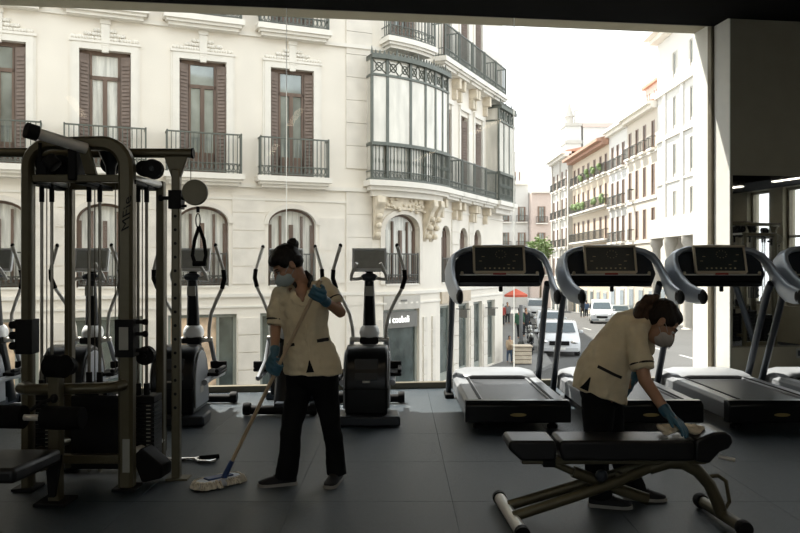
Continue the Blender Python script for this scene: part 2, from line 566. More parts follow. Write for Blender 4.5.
# wall mirror and socket on the pier to the right of the window
mi = thing('wall_mirror', 'large frameless wall mirror on the dim wall right of the window', 'mirror', wl((5.7, IN, 0.5)), world=True)
MB(wl).box(JR + 0.02, 7.2, IN - 0.012, IN - 0.001, 0.50, 2.60).build('mirror_glass', M['mirror'], mi, smooth=0)
MB(wl).box(JR + 0.012, 7.21, IN - 0.016, IN - 0.001, 0.485, 0.50).build('mirror_rail', M['frame_bronze'], mi, smooth=0)
so = W(783, 353, 9.63)
sk = thing('wall_socket', 'grey double power socket low on the wall behind the treadmills', 'socket', so, world=True)
sx = wx(783)
zz = so.z
MB(wl).box(sx - 0.10, sx + 0.10, IN - 0.012, IN, zz - 0.06, zz + 0.06).build('cover_plate', M['label_grey'], sk, bev=0.004)
for dx in (-0.048, 0.048):
    ins = MB(wl)
    ins.box(sx + dx - 0.034, sx + dx + 0.034, IN - 0.016, IN - 0.011, zz - 0.034, zz + 0.034)
    ins.build('socket_insert', M['grey_dark'], sk, bev=0.003)

# slim ceiling lamps
for i, (x, y, ln, ry, lb) in enumerate([(7.7, 6.6, 1.2, 0, 'slim lit ceiling lamp nearest the wall mirror'),
                                        (7.7, 4.6, 1.2, 0, 'slim lit ceiling lamp further from the wall mirror')]):
    t = thing('ceiling_lamp', lb + ', under the black bulkhead', 'lamp', (x, y, 3.0), group='slim lamps under the bulkhead')
    MB().box(-0.06, 0.06, -ln / 2, ln / 2, 0.0, 0.10).build('housing', M['black_matte'], t, bev=0.005)
    MB().box(-0.045, 0.045, -ln / 2 + 0.02, ln / 2 - 0.02, -0.012, 0.0).build('diffuser', M['lamp_glow'], t)
    MB().box(0.058, 0.30, -0.03, 0.03, 0.03, 0.07).build('bracket', M['black_matte'], t)

for i, (x, y, where) in enumerate([(-4.5, 3.2, 'front left'), (-0.5, 3.2, 'front middle'), (3.5, 3.2, 'front right'), (-4.5, -1.2, 'rear left'), (-0.5, -1.2, 'rear middle'), (3.5, -1.2, 'rear right')]):  # unseen tubes, added to give the room warm fill light
    t = thing('ceiling_lamp', 'unseen warm fill tube added at the %s of the black ceiling' % where, 'lamp', (x, y, CEIL - 0.12), group='unseen fill tubes added on the black ceiling')
    MB().box(-0.08, 0.08, -0.95, 0.95, 0.02, 0.12).build('housing', M['black_matte'], t, bev=0.005)
    MB().box(-0.065, 0.065, -0.92, 0.92, 0.0, 0.02).build('diffuser', M['fill_glow'], t)
# ---------------------------------------------------------------- the street
ZN, SLP = -2.07, 0.0296
def zg(y):
    return ZN if y < 28 else ZN - (y - 28) * SLP

d1 = V((0.922, 0.388)).normalized(); d2 = V((0.42, 0.907)).normalized()
PF = V((-4.86, 19.6)) + d1 * 4.44
PS = V((1.07, 23.37))
_den = d1.x * d2.y - d1.y * d2.x
_a = ((PS - PF).x * d2.y - (PS - PF).y * d2.x) / _den
PQ = PF + d1 * _a
_tab = []
_L = 0.0
_prev = PF
for i in range(201):
    t = i / 200
    p = PF * (1 - t) ** 2 + PQ * (2 * t * (1 - t)) + PS * t * t
    _L += (p - _prev).length
    tg = ((PQ - PF) * (1 - t) + (PS - PQ) * t).normalized()
    _tab.append((_L, p.copy(), tg.copy())); _prev = p
LC = _L
def path(s):
    if s <= 0: return PF + d1 * s, d1
    if s >= LC: return PS + d2 * (s - LC), d2
    for i in range(1, 201):
        if _tab[i][0] >= s:
            l0, p0, t0 = _tab[i - 1]; l1, p1, t1 = _tab[i]
            k = (s - l0) / max(1e-9, l1 - l0)
            return p0.lerp(p1, k), t0.lerp(t1, k).normalized()
def bl(p):                                # along the facade, inward, up -> world
    q, t = path(p.x)
    return V((q.x - t.y * p.y, q.y + t.x * p.y, p.z))

SL, SE = -15.5, LC + 6.7
Z0, Z1, Z2, Z3, ZT = zg(20), 0.98, 3.81, 7.70, 13.2
bld = thing('corner_building', 'cream corner building with iron balconies, bay windows and a rounded corner across the street', 'building', (-1, 24, Z0), world=True)

WINS = [(-13.74, 0.58), (-11.44, 0.58), (-9.14, 0.58), (-6.84, 0.58), (-4.54, 0.58), (-2.24, 0.58)]
SIDE = [(LC + 0.85, 0.38), (LC + 2.45, 0.38), (LC + 3.85, 0.38)]
CORN = (1.06, 0.55)
holes = []
for s, h in WINS:
    holes += [(s - h, s + h, Z2, Z2 + 2.85, 0), (s - h, s + h, Z3, Z3 + 2.7, 0)]
    holes.append((s - 0.64, s + 0.64, Z1, 3.0, 0.42))
for s, h in SIDE:
    holes += [(s - h, s + h, Z2, Z2 + 2.6, 0), (s - h, s + h, Z3, Z3 + 2.6, 0), (s - h, s + h, Z1, 2.75, 0.36)]
holes.append((CORN[0] - 0.68, CORN[0] + 0.68, Z1, 2.95, 0.45))
holes.append((CORN[0] - 0.5, CORN[0] + 0.5, Z3, Z3 + 2.7, 0))
SHOPS = [(-13.74, 0.85), (-11.44, 0.85), (-9.14, 0.85), (-6.84, 0.85), (-4.54, 0.85), (-2.24, 0.85), (1.06, 0.72)]
SSHOP = [(LC + 0.85, 0.5), (LC + 2.45, 0.5), (LC + 3.85, 0.45), (LC + 5.3, 0.45)]
for s, h in SHOPS: holes.append((s - h, s + h, Z0, 0.27, 0))
for s, h in SSHOP: holes.append((s - h, s + h, Z0, 0.27, 0))

w = MB(bl)
TH = 0.3
ss = {SL, 0.0, LC, SE} | {h[0] for h in holes} | {h[1] for h in holes}
k = 0.0
while k < LC: ss.add(round(k, 4)); k += 0.2
ss = sorted(ss)
zs = sorted({Z0 - 0.8, ZT} | {h[2] for h in holes} | {h[3] for h in holes})
def solid(i, j):
    if i < 0 or j < 0 or i >= len(ss) - 1 or j >= len(zs) - 1: return False
    a, c = (ss[i] + ss[i + 1]) / 2, (zs[j] + zs[j + 1]) / 2
    return not any(h[0] < a < h[1] and h[2] < c < h[3] for h in holes)
for i in range(len(ss) - 1):
    for j in range(len(zs) - 1):
        if not solid(i, j): continue
        a, b, c, d = ss[i], ss[i + 1], zs[j], zs[j + 1]
        w.add([(a, 0, c), (b, 0, c), (b, 0, d), (a, 0, d)], [(0, 1, 2, 3)])
        w.add([(a, TH, c), (b, TH, c), (b, TH, d), (a, TH, d)], [(3, 2, 1, 0)])
        if not solid(i - 1, j): w.add([(a, 0, c), (a, 0, d), (a, TH, d), (a, TH, c)], [(0, 1, 2, 3)])
        if not solid(i + 1, j): w.add([(b, 0, c), (b, 0, d), (b, TH, d), (b, TH, c)], [(3, 2, 1, 0)])
        if not solid(i, j - 1): w.add([(a, 0, c), (b, 0, c), (b, TH, c), (a, TH, c)], [(3, 2, 1, 0)])
        if not solid(i, j + 1): w.add([(a, 0, d), (b, 0, d), (b, TH, d), (a, TH, d)], [(0, 1, 2, 3)])
def arch_z(h, s):
    c, hw = (h[0] + h[1]) / 2, (h[1] - h[0]) / 2
    return h[3] - h[4] * (1 - math.sqrt(max(0.0, 1 - ((s - c) / hw) ** 2)))
for h in holes:
    if h[4]:
        n = 14
        for k in range(n):
            qa, qb = -math.cos(PI * k / n), -math.cos(PI * (k + 1) / n)
            c, hw = (h[0] + h[1]) / 2, (h[1] - h[0]) / 2
            a, b = c + qa * hw, c + qb * hw
            za, zb = arch_z(h, a), arch_z(h, b)
            w.add([(a, 0, za), (b, 0, zb), (b, 0, h[3]), (a, 0, h[3]), (a, TH, za), (b, TH, zb)],
                  [(0, 1, 2, 3), (0, 4, 5, 1)])
w.build('wall', M['plaster'], bld, smooth=0)
# mass behind the wall so no daylight leaks through the rooms
core = MB()
pts = [bl(V((s, 1.2, 0))) for s in (SL, -6, 0, 0.7, 1.4, 2.1, LC, SE)]
back = [V((pts[-1].x - 4, pts[-1].y + 0.3, 0)), V((pts[0].x - 3, pts[0].y + 12, 0))]
core.prism([V((p.x, p.y, Z0 - 0.5)) for p in pts + back], (0, 0, ZT - Z0 + 0.4))
core.build('rooms_behind', M['wall_paint'], bld, smooth=0)
rf = MB(bl); rf.sbox(SL, SE, -0.7, 1.5, ZT, ZT + 0.35)
rf.sbox(SL, SE, -0.45, 0.0, ZT - 0.3, ZT)
rf.build('cornice', M['moulding'], bld, smooth=0)

# string courses and plinths
sc = MB(bl)
for z, hh, d in ((Z2 - 0.30, 0.10, 0.07), (Z3 - 0.30, 0.10, 0.07), (Z1 - 0.28, 0.09, 0.05), (Z1 - 0.55, 0.05, 0.03), (Z2 - 0.62, 0.05, 0.03)):
    sc.sbox(SL, SE, -d, 0.02, z, z + hh)
sc.build('string_course', M['moulding'], bld, smooth=0)

# dressed blocks: quoins beside the corner, piers of the two lower storeys
def block(a, b, z0, z1, d=0.03):
    m = MB(bl)
    g = 0.006
    m.sbox(a + g, b - g, -d, 0.01, z0 + g, z1 - g, 0.4)
    m.build('stone_block', M['stone'], bld, smooth=0)
z = Z0
kk = 0
while z < Z3 + 1.8:
    if not (Z2 - 0.3 < z < Z2 - 0.05):
        block(-0.76, 0.0, z, z + 0.62, 0.035)
    z += 0.62
    kk += 1
edges = sorted(WINS)
for i in range(len(WINS) - 1):
    a, b = WINS[i][0] + 0.72, WINS[i + 1][0] - 0.72
    for k in range(5):
        z = Z1 + 0.05 + k * 0.46
        block(a, b, z, z + 0.45, 0.022)
    a2, b2 = WINS[i][0] + 0.87, WINS[i + 1][0] - 0.87
    for k in range(5):
        z = Z0 + k * 0.45
        block(a2, b2, z, z + 0.44, 0.03)
block(WINS[-1][0] + 0.72, -0.80, Z1 + 0.05, Z1 + 0.9, 0.022)
block(WINS[-1][0] + 0.72, -0.80, Z1 + 0.92, Z1 + 1.8, 0.022)
for s in (0.06, 1.95, 2.5):
    for k in range(5):
        block(s, s + 0.22, Z0 + k * 0.42, Z0 + k * 0.42 + 0.41, 0.04)
for i in range(3):
    a, b = SSHOP[i][0] + SSHOP[i][1] + 0.06, SSHOP[i + 1][0] - SSHOP[i + 1][1] - 0.06
    for k in range(5):
        block(a, b, Z0 + k * 0.45, Z0 + k * 0.45 + 0.44, 0.04)
for i in range(2):
    a, b = SIDE[i][0] + 0.46, SIDE[i + 1][0] - 0.46
    for k in range(5):
        block(a, b, Z1 + k * 0.4, Z1 + k * 0.4 + 0.39, 0.03)

def window(s, z0, hw, h, arch=0, shutters=True, nlead=2, curtain=True):
    """french window: wooden frame, transom, two leaves, panes, folded louvred shutters"""
    f = MB(bl)
    d0, d1_ = 0.13, 0.20
    t = 0.06
    f.sbox(s - hw, s - hw + t, d0, d1_, z0, z0 + h - arch); f.sbox(s + hw - t, s + hw, d0, d1_, z0, z0 + h - arch)
    inner = hw - t
    if shutters:
        inner = hw - 0.24
    if arch:
        n = 12
        for k in range(n):
            qa, qb = math.cos(PI * k / n), math.cos(PI * (k + 1) / n)
            pa, pb = math.sin(PI * k / n), math.sin(PI * (k + 1) / n)
            zb = z0 + h - arch
            P = lambda q, p_, e: (s + q * (hw - e), zb + p_ * (arch - e))
            o1, o2, i1, i2 = P(qa, pa, 0), P(qb, pb, 0), P(qa, pa, t), P(qb, pb, t)
            f.add([(o1[0], d0, o1[1]), (o2[0], d0, o2[1]), (i2[0], d0, i2[1]), (i1[0], d0, i1[1]),
                   (o1[0], d1_, o1[1]), (o2[0], d1_, o2[1]), (i2[0], d1_, i2[1]), (i1[0], d1_, i1[1])],
                  [(0, 1, 2, 3), (7, 6, 5, 4), (3, 2, 6, 7)])
        ztop = z0 + h - 0.06
        zt = z0 + h - arch
    else:
        f.sbox(s - hw, s + hw, d0, d1_, z0 + h - 0.10, z0 + h)
        ztop = z0 + h - 0.10
        zt = z0 + h * 0.76
    if not arch: f.sbox(s - inner, s + inner, d0, d1_, zt, zt + 0.09)
    f.sbox(s - 0.05, s + 0.05, d0 - 0.02, d1_, z0, zt)
    for sg in (-1, 1):
        a, b = sorted((s + sg * inner, s + sg * (inner - 0.06)))
        f.sbox(a, b, d0, d1_, z0, zt)
    f.sbox(s - inner, s + inner, d0, d1_, z0, z0 + 0.55 if not arch else z0 + 0.2)
    if shutters:
        for sg in (-1, 1):
            a, b = sorted((s + sg * inner, s + sg * inner - sg * 0.05))
            f.sbox(a, b, d0, d1_, zt, ztop)
    if arch:
        for sg in (-0.45, 0.45):
            f.sbox(s + sg * hw - 0.03, s + sg * hw + 0.03, d0 - 0.01, d1_, z0, z0 + h - arch * 0.45)
    wo = f.build('window', M['wood_brown'], bld, smooth=0)
    zb = z0 + (0.55 if not arch else 0.2)
    gm = M['ext_glass'] if not curtain else M['curtain']
    for a, b in ((s - inner + 0.06, s - 0.05), (s + 0.05, s + inner - 0.06)):
        MB(bl).sbox(a, b, 0.17, 0.18, zb, zt).build('pane', gm, wo, smooth=0)
    if not arch:
        MB(bl).sbox(s - inner + 0.05, s + inner - 0.05, 0.17, 0.18, zt + 0.09, ztop).build('pane', gm, wo, smooth=0)
    else:
        n = 10
        p = MB(bl)
        for k in range(n):
            qa, qb = math.cos(PI * k / n), math.cos(PI * (k + 1) / n)
            pa, pb = math.sin(PI * k / n), math.sin(PI * (k + 1) / n)
            e = 0.05
            p.add([(s, 0.175, zt), (s + qa * (hw - e), 0.175, zt + pa * (arch - e)), (s + qb * (hw - e), 0.175, zt + pb * (arch - e))], [(0, 1, 2)])
        p.build('pane', gm, wo, smooth=0)
    if shutters:
        for sg in (-1, 1):
            sh = MB(bl)
            x0, x1 = s + sg * (hw - 0.005), s + sg * (inner + 0.01)
            y0, y1 = 0.02, 0.12
            def q(x, y, z): return (x, y, z)
            # folded leaf standing at an angle in the reveal
            sh.add([q(x0, y0, z0), q(x1, y1, z0), q(x1, y1, z0 + h - 0.1), q(x0, y0, z0 + h - 0.1),
                    q(x0, y0 + 0.04, z0), q(x1, y1 + 0.04, z0), q(x1, y1 + 0.04, z0 + h - 0.1), q(x0, y0 + 0.04, z0 + h - 0.1)],
                   [(0, 1, 2, 3), (7, 6, 5, 4), (0, 3, 7, 4), (1, 5, 6, 2), (3, 2, 6, 7), (0, 4, 5, 1)])
            nz_ = int((h - 0.3) / 0.09)
            for k in range(nz_):
                zz = z0 + 0.1 + k * 0.09
                xa, xb = x0 + (x1 - x0) * 0.14, x0 + (x1 - x0) * 0.86
                ya, yb = y0 + (y1 - y0) * 0.14, y0 + (y1 - y0) * 0.86
                sh.add([(xa, ya - 0.002, zz + 0.06), (xb, yb - 0.002, zz + 0.06), (xb, yb - 0.024, zz), (xa, ya - 0.024, zz)], [(0, 1, 2, 3)])
            sh.build('shutter', M['wood_grey'], wo, smooth=0)

def surround(s, z0, hw, h):
    m = MB(bl)
    for sg in (-1, 1):
        a, b = sorted((s + sg * hw, s + sg * (hw + 0.16)))
        m.sbox(a, b, -0.045, 0.01, z0, z0 + h + 0.16)
        a, b = sorted((s + sg * (hw + 0.16), s + sg * (hw + 0.21)))
        m.sbox(a, b, -0.025, 0.01, z0, z0 + h + 0.2)
    m.sbox(s - hw, s + hw, -0.045, 0.01, z0 + h, z0 + h + 0.16)
    m.sbox(s - hw - 0.22, s + hw + 0.22, -0.07, 0.01, z0 + h + 0.16, z0 + h + 0.22)
    m.build('window_surround', M['moulding'], bld, smooth=0)
    # carved cresting with a central bracket
    c = MB()
    zc = z0 + h + 0.22
    for k in range(21):
        q = -1 + 2 * k / 20
        hh = 0.34 * (1 - abs(q) ** 1.4) + 0.05
        x = s + q * (hw + 0.12)
        for rr in range(max(1, int(hh / 0.10))):
            p = bl(V((x + random.uniform(-0.02, 0.02), -0.01, zc + 0.05 + rr * 0.10)))
            c.ell(p, (0.062, 0.045, 0.052), nu=7, nv=5)
    c.build('carving', M['moulding'], bld, smooth=60)
    b = MB(bl)
    b.sbox(s - 0.10, s + 0.10, -0.055, 0.01, z0 + h + 0.10, z0 + h + 0.62)
    b.sbox(s - 0.08, s + 0.08, -0.06, 0.01, z0 + h - 0.06, z0 + h + 0.10)
    b.sbox(s - 0.12, s + 0.12, -0.075, 0.01, z0 + h + 0.62, z0 + h + 0.74)
    b.build('keystone', M['moulding'], bld, smooth=0, bev=0.015)

def balcony(s0, s1, z, d, hgt=1.0, m='iron_green', slab=True, band=0.2, returns=True, pitch=0.105, fancy=True):
    sb = MB(bl)
    if slab:
        sb.sbox(s0 - 0.06, s1 + 0.06, -d - 0.06, 0.01, z - 0.14, z)
        sb.sbox(s0, s1, -d, 0.01, z - 0.21, z - 0.14)
        sb.sbox(s0 + 0.06, s1 - 0.06, -d + 0.08, 0.01, z - 0.29, z - 0.21)
    else:
        sb.sbox(s0, s1, -d, 0.01, z - 0.05, z)
    ob = sb.build('balcony', M['moulding'], bld, smooth=0)
    r = MB(bl)
    t = 0.021
    for zz, tt in ((z + hgt - 0.035, 0.035), (z + 0.04, 0.025), (z + 0.04 + band, 0.018)):
        r.sbox(s0, s1, -d, -d + 0.04, zz, zz + tt)
        if returns:
            for a in (s0, s1 - 0.03): r.box(a, a + 0.03, -d, 0, zz, zz + tt)
    n = max(2, int((s1 - s0) / pitch))
    for k in range(n + 1):
        a = s0 + (s1 - s0 - t) * k / n
        r.box(a, a + t, -d + 0.01, -d + 0.028, z, z + hgt - 0.03)
    for a in (s0, s1 - 0.035): r.box(a, a + 0.035, -d, -d + 0.035, z, z + hgt + 0.02)
    if returns:
        for k in range(1, max(2, int(d / pitch))):
            y = -d + k * pitch
            for a in (s0 + 0.005, s1 - 0.023): r.box(a, a + t, y, y + t, z, z + hgt - 0.03)
    if fancy:
        # scrolls in the lower band
        for k in range(n):
            a = s0 + (s1 - s0) * (k + 0.5) / n
            ring = [V((a + 0.045 * math.cos(q), -d + 0.02, z + 0.06 + band / 2 + 0.08 * math.sin(q))) for q in [2 * PI * j / 8 for j in range(8)]]
            r.tube(ring, 0.011, 4, closed=True, up=(0, 1, 0))
    r.build('railing', M[m], ob, smooth=0)

for s, h in WINS:
    window(s, Z2, h, 2.85, curtain=(s in (-9.14, -2.24)) is False and random.random() < 0.55)
    surround(s, Z2, h, 2.85)
    window(s, Z3, h, 2.7, curtain=False)
    balcony(s - 0.92, s + 0.92, Z2, 0.32)
    balcony(s - 0.92, s + 0.92, Z3, 0.32)
    window(s, Z1, 0.64, 2.02, arch=0.42, shutters=False)
    balcony(s - 0.60, s + 0.60, Z1 + 0.02, 0.03, 0.82, 'iron_dark', slab=False, returns=False)
    am = MB(bl)
    hh = (s - 0.64, s + 0.64, Z1, 3.0, 0.42)
    n = 16
    for k in range(n):
        qa, qb = -math.cos(PI * k / n), -math.cos(PI * (k + 1) / n)
        a, b = s + qa * 0.64, s + qb * 0.64
        a2, b2 = s + qa * 0.76, s + qb * 0.76
        za, zb = arch_z(hh, a), arch_z(hh, b)
        f2 = (s - 0.76, s + 0.76, Z1, 3.12, 0.54)
        za2, zb2 = arch_z(f2, a2), arch_z(f2, b2)
        am.add([(a, -0.04, za), (b, -0.04, zb), (b2, -0.04, zb2), (a2, -0.04, za2), (a2, 0.0, za2), (b2, 0.0, zb2), (a, 0.02, za), (b, 0.02, zb)],
               [(0, 1, 2, 3), (3, 2, 5, 4), (0, 6, 7, 1)])
    am.build('arch_moulding', M['stone'], bld, smooth=0)

def shop(s, hw, gm='shop_glass', warm=False, sign=False):
    f = MB(bl)
    y0, y1 = 0.10, 0.18
    zt = 0.26
    f.sbox(s - hw, s - hw + 0.08, y0, y1, Z0, zt); f.sbox(s + hw - 0.08, s + hw, y0, y1, Z0, zt)
    f.sbox(s - hw + 0.08, s + hw - 0.08, y0, y1, zt - 0.07, zt)
    f.sbox(s - hw + 0.08, s + hw - 0.08, y0, y1, Z0, Z0 + 0.25)
    wide = hw > 0.6 and not sign
    if wide: f.sbox(s + hw * 0.45 - 0.035, s + hw * 0.45 + 0.035, y0, y1, Z0 + 0.25, zt - 0.07)
    o = f.build('shop_front', M['shop_frame'], bld, smooth=0)
    zz = zt - 0.07 if not sign else zt - 0.50
    cuts = [(s - hw + 0.08, s + hw * 0.45 - 0.035), (s + hw * 0.45 + 0.035, s + hw - 0.08)] if wide else [(s - hw + 0.08, s + hw - 0.08)]
    for a, b in cuts:
        MB(bl).sbox(a, b, 0.14, 0.15, Z0 + 0.25, zz).build('pane', M['shop_warm'] if warm and a < s - 0.2 else M[gm], o, smooth=0)
    if sign:
        MB(bl).sbox(s - hw + 0.02, s + hw - 0.08, 0.02, 0.13, zt - 0.50, zt - 0.05).build('sign_board', M['sign_grey'], o, smooth=0)
        me = text_mesh('I cooboli', 0.30, 0.012)
        for v in me.vertices:
            v.co = bl(V((s - 0.15 + v.co.x * 0.72, -0.001 - v.co.z, zt - 0.27 + v.co.y * 0.92))) - ORG[o.name]
        link('sign_lettering', me, M['sign_white'], o, smooth=0)
for i, (s, h) in enumerate(SHOPS):
    shop(s, h, warm=(i in (2, 4)), sign=(i == 6))
for s, h in SSHOP: shop(s, h)
for s_, z_ in ((LC + 0.85, 0.34), (LC + 2.45, 0.34)):
    MB(bl).sbox(s_ - 0.5, s_ + 0.5, -0.07, 0.01, z_, z_ + 0.36).build('shop_sign', M['crate_tan'], bld, smooth=0)
for s_, z_ in ((LC + 1.65, 0.05), (LC + 4.55, -0.05)):
    h_ = MB(bl); h_.box(s_ - 0.02, s_ + 0.02, -0.40, -0.14, z_ - 0.20, z_ + 0.05); ho = h_.build('hanging_sign', M['sign_grey'], bld, smooth=0)
    h_ = MB(bl); h_.box(s_ - 0.012, s_ + 0.012, -0.5, 0.0, z_ + 0.06, z_ + 0.09); h_.build('sign_bracket', M['iron_dark'], ho, smooth=0)
# grey fascia with a small plate above the corner shop door
fs = MB(bl); fs.sbox(CORN[0] - 0.72, CORN[0] + 0.72, -0.03, 0.01, 0.28, 0.66)
fs.build('shop_fascia', M['row_stone'], bld, smooth=0)
fp = MB(bl); fp.sbox(CORN[0] - 0.14, CORN[0] + 0.10, -0.045, -0.03, 0.50, 0.55)
fp.build('name_plate', M['sign_grey'], bld, smooth=0)

for s, h in SIDE:
    window(s, Z2, h, 2.6, curtain=False)
    window(s, Z3, h, 2.6, curtain=False)
    window(s, Z1, h, 1.77, arch=0.36, shutters=False)
    balcony(s - 0.36, s + 0.36, Z1 + 0.02, 0.03, 0.75, 'iron_dark', slab=False, returns=False)
    m = MB(bl)
    for sg in (-1, 1):
        a, b = sorted((s + sg * h, s + sg * (h + 0.12)))
        m.sbox(a, b, -0.05, 0.01, Z2, Z2 + 2.75); m.sbox(a, b, -0.05, 0.01, Z3, Z3 + 2.75)
    m.sbox(s - h - 0.12, s + h + 0.12, -0.08, 0.01, Z2 + 2.75, Z2 + 2.9)
    m.build('window_surround', M['moulding'], bld, smooth=0)
    b = MB(bl)
    for sg in (-1, 1):
        q = s + sg * (h + 0.2)
        b.sbox(q - 0.09, q + 0.09, -0.28, 0.01, Z3 - 0.62, Z3 - 0.29); b.sbox(q - 0.07, q + 0.07, -0.16, 0.01, Z3 - 0.95, Z3 - 0.62)
        b.sbox(q - 0.09, q + 0.09, -0.28, 0.01, Z2 - 0.55, Z2 - 0.29); b.sbox(q - 0.07, q + 0.07, -0.16, 0.01, Z2 - 0.85, Z2 - 0.55)
    b.build('bracket', M['stone_carved'], bld, smooth=0, bev=0.02)
for k in range(4):
    a = LC + 0.05 + k * 1.16
    balcony(a, a + 1.13, Z2, 0.42, returns=(k in (0,)))
for k in range(5):
    a = LC - 0.25 + k * 1.22
    balcony(a, a + 1.18, Z3, 0.42, returns=(k in (0, 4)))
window(CORN[0], Z3, 0.5, 2.7, curtain=False)
balcony(CORN[0] - 0.78, CORN[0] + 0.78, Z3 + 0.02, 0.5, band=0.26)
window(CORN[0], Z1, 0.68, 1.97, arch=0.45, shutters=False)
balcony(CORN[0] - 0.64, CORN[0] + 0.64, Z1 + 0.02, 0.03, 0.85, 'iron_dark', slab=False, returns=False)

# glazed iron bays
def mirador(s0, s1, posts, d, zb, hrail=0.94, ztop=6.62, frieze=0.5):
    sl = MB(bl)
    sl.sbox(s0 - 0.08, s1 + 0.08, -d - 0.10, 0.01, zb - 0.15, zb, 0.2)
    sl.sbox(s0, s1, -d, 0.01, zb - 0.26, zb - 0.15, 0.2)
    sl.sbox(s0 + 0.1, s1 - 0.1, -d + 0.15, 0.01, zb - 0.42, zb - 0.26, 0.2)
    o = sl.build('bay_slab', M['moulding'], bld, smooth=0)
    f = MB(bl)
    for p in posts: f.sbox(p - 0.036, p + 0.036, -d, -d + 0.06, zb, ztop + frieze)
    for z, t, e in ((zb + hrail, 0.09, 0.05), (ztop, 0.06, 0.02), (ztop + frieze - 0.04, 0.12, 0.09), (zb + 0.02, 0.05, 0.03), (zb + 0.24, 0.025, 0.01)):
        f.sbox(s0, s1, -d - e, -d + 0.06, z, z + t, 0.2)
        for a in (s0, s1 - 0.06): f.box(a, a + 0.06, -d, 0, z, z + t)
    f.sbox(s0, s1, -d, 0, ztop + frieze + 0.02, ztop + frieze + 0.08, 0.2)
    # lattice frieze
    for a, b in zip(posts[:-1], posts[1:]):
        n = max(1, round((b - a) / 0.3))
        for k in range(n):
            x0, x1 = a + (b - a) * k / n, a + (b - a) * (k + 1) / n
            for p, q in (((x0, ztop + 0.06), (x1, ztop + frieze - 0.04)), ((x0, ztop + frieze - 0.04), (x1, ztop + 0.06))):
                f.tube([(p[0], -d + 0.03, p[1]), ((p[0] + q[0]) / 2, -d + 0.03, (p[1] + q[1]) / 2), (q[0], -d + 0.03, q[1])], 0.014, 4, up=(0, 1, 0))
            c, zc = (x0 + x1) / 2, ztop + 0.01 + frieze / 2
            f.tube([(c + 0.09 * math.cos(q), -d + 0.03, zc + 0.11 * math.sin(q)) for q in [2 * PI * j / 10 for j in range(10)]], 0.014, 4, closed=True, up=(0, 1, 0))
    # cresting
    n = int((s1 - s0) / 0.11)
    for k in range(n + 1):
        a = s0 + (s1 - s0) * k / n
        hh = 0.20 if k % 6 == 0 else 0.11
        f.prism([(a - 0.035, -d - 0.06, ztop + frieze + 0.08), (a + 0.035, -d - 0.06, ztop + frieze + 0.08), (a, -d - 0.06, ztop + frieze + 0.08 + hh)], (0, 0.03, 0))
    f.build('bay_frame', M['iron_green'], o, smooth=0)
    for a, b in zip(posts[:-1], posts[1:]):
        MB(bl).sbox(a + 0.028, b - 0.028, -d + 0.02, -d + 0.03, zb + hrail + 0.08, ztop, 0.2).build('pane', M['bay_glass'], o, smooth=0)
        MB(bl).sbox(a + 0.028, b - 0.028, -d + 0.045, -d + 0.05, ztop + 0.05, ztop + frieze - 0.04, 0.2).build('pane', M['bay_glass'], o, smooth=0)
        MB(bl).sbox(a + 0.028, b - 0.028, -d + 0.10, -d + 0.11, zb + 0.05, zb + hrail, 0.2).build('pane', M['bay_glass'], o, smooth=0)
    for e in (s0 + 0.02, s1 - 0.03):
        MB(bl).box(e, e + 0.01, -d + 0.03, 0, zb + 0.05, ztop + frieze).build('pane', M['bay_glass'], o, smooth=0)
    r = MB(bl)
    n = int((s1 - s0) / 0.10)
    for k in range(n + 1):
        a = s0 + 0.01 + (s1 - s0 - 0.04) * k / n
        r.box(a, a + 0.018, -d - 0.02, -d - 0.002, zb + 0.04, zb + hrail)
        r.lathe([(0.005, zb + 0.42), (0.022, zb + 0.5), (0.022, zb + 0.56), (0.005, zb + 0.64)], (a + 0.009, -d - 0.012, 0), n=5)
        if k < n:
            c = a + (s1 - s0) / n / 2
            r.tube([(c + 0.035 * math.cos(q), -d - 0.012, zb + 0.14 + 0.06 * math.sin(q)) for q in [2 * PI * j / 8 for j in range(8)]], 0.01, 4, closed=True, up=(0, 1, 0))
    r.build('bay_railing', M['iron_green'], o, smooth=0)
pl = [-0.15, 0.26, 0.95, 1.52, 2.0, 2.42, 2.8]
mirador(-0.18, 2.83, pl, 0.42, Z2)
mirador(LC + 4.7, LC + 6.6, [LC + 4.73, LC + 5.3, LC + 5.95, LC + 6.57], 0.5, Z2)
# carved consoles under the corner bay
cc = MB(bl)
for s in (0.12, 2.05, 2.45):
    prof = [(0, 3.4), (-0.40, 3.4), (-0.42, 3.22), (-0.30, 3.05), (-0.22, 2.8), (-0.12, 2.55), (-0.08, 2.3), (0, 2.2)]
    cc.prism([(s - 0.11, y, z) for y, z in prof], (0.22, 0, 0))
cc.sbox(0.3, 1.85, -0.10, 0.01, 3.06, 3.4, 0.2)
cc.build('console', M['stone_carved'], bld, smooth=0, bev=0.015)
cv = MB()
for k in range(46):
    s = random.uniform(0.1, 2.8)
    z = random.uniform(3.0, 3.36)
    cv.ell(bl(V((s, -0.10, z))), (0.06, 0.06, 0.05), nu=7, nv=5)
for s in (0.12, 2.05, 2.45):
    for z in (2.35, 2.6, 2.85):
        cv.ell(bl(V((s, -0.13 - (z - 2.3) * 0.25, z))), (0.09, 0.07, 0.09), nu=8, nv=6)
cv.build('carving', M['stone_carved'], bld, smooth=60)
vn = MB(bl)
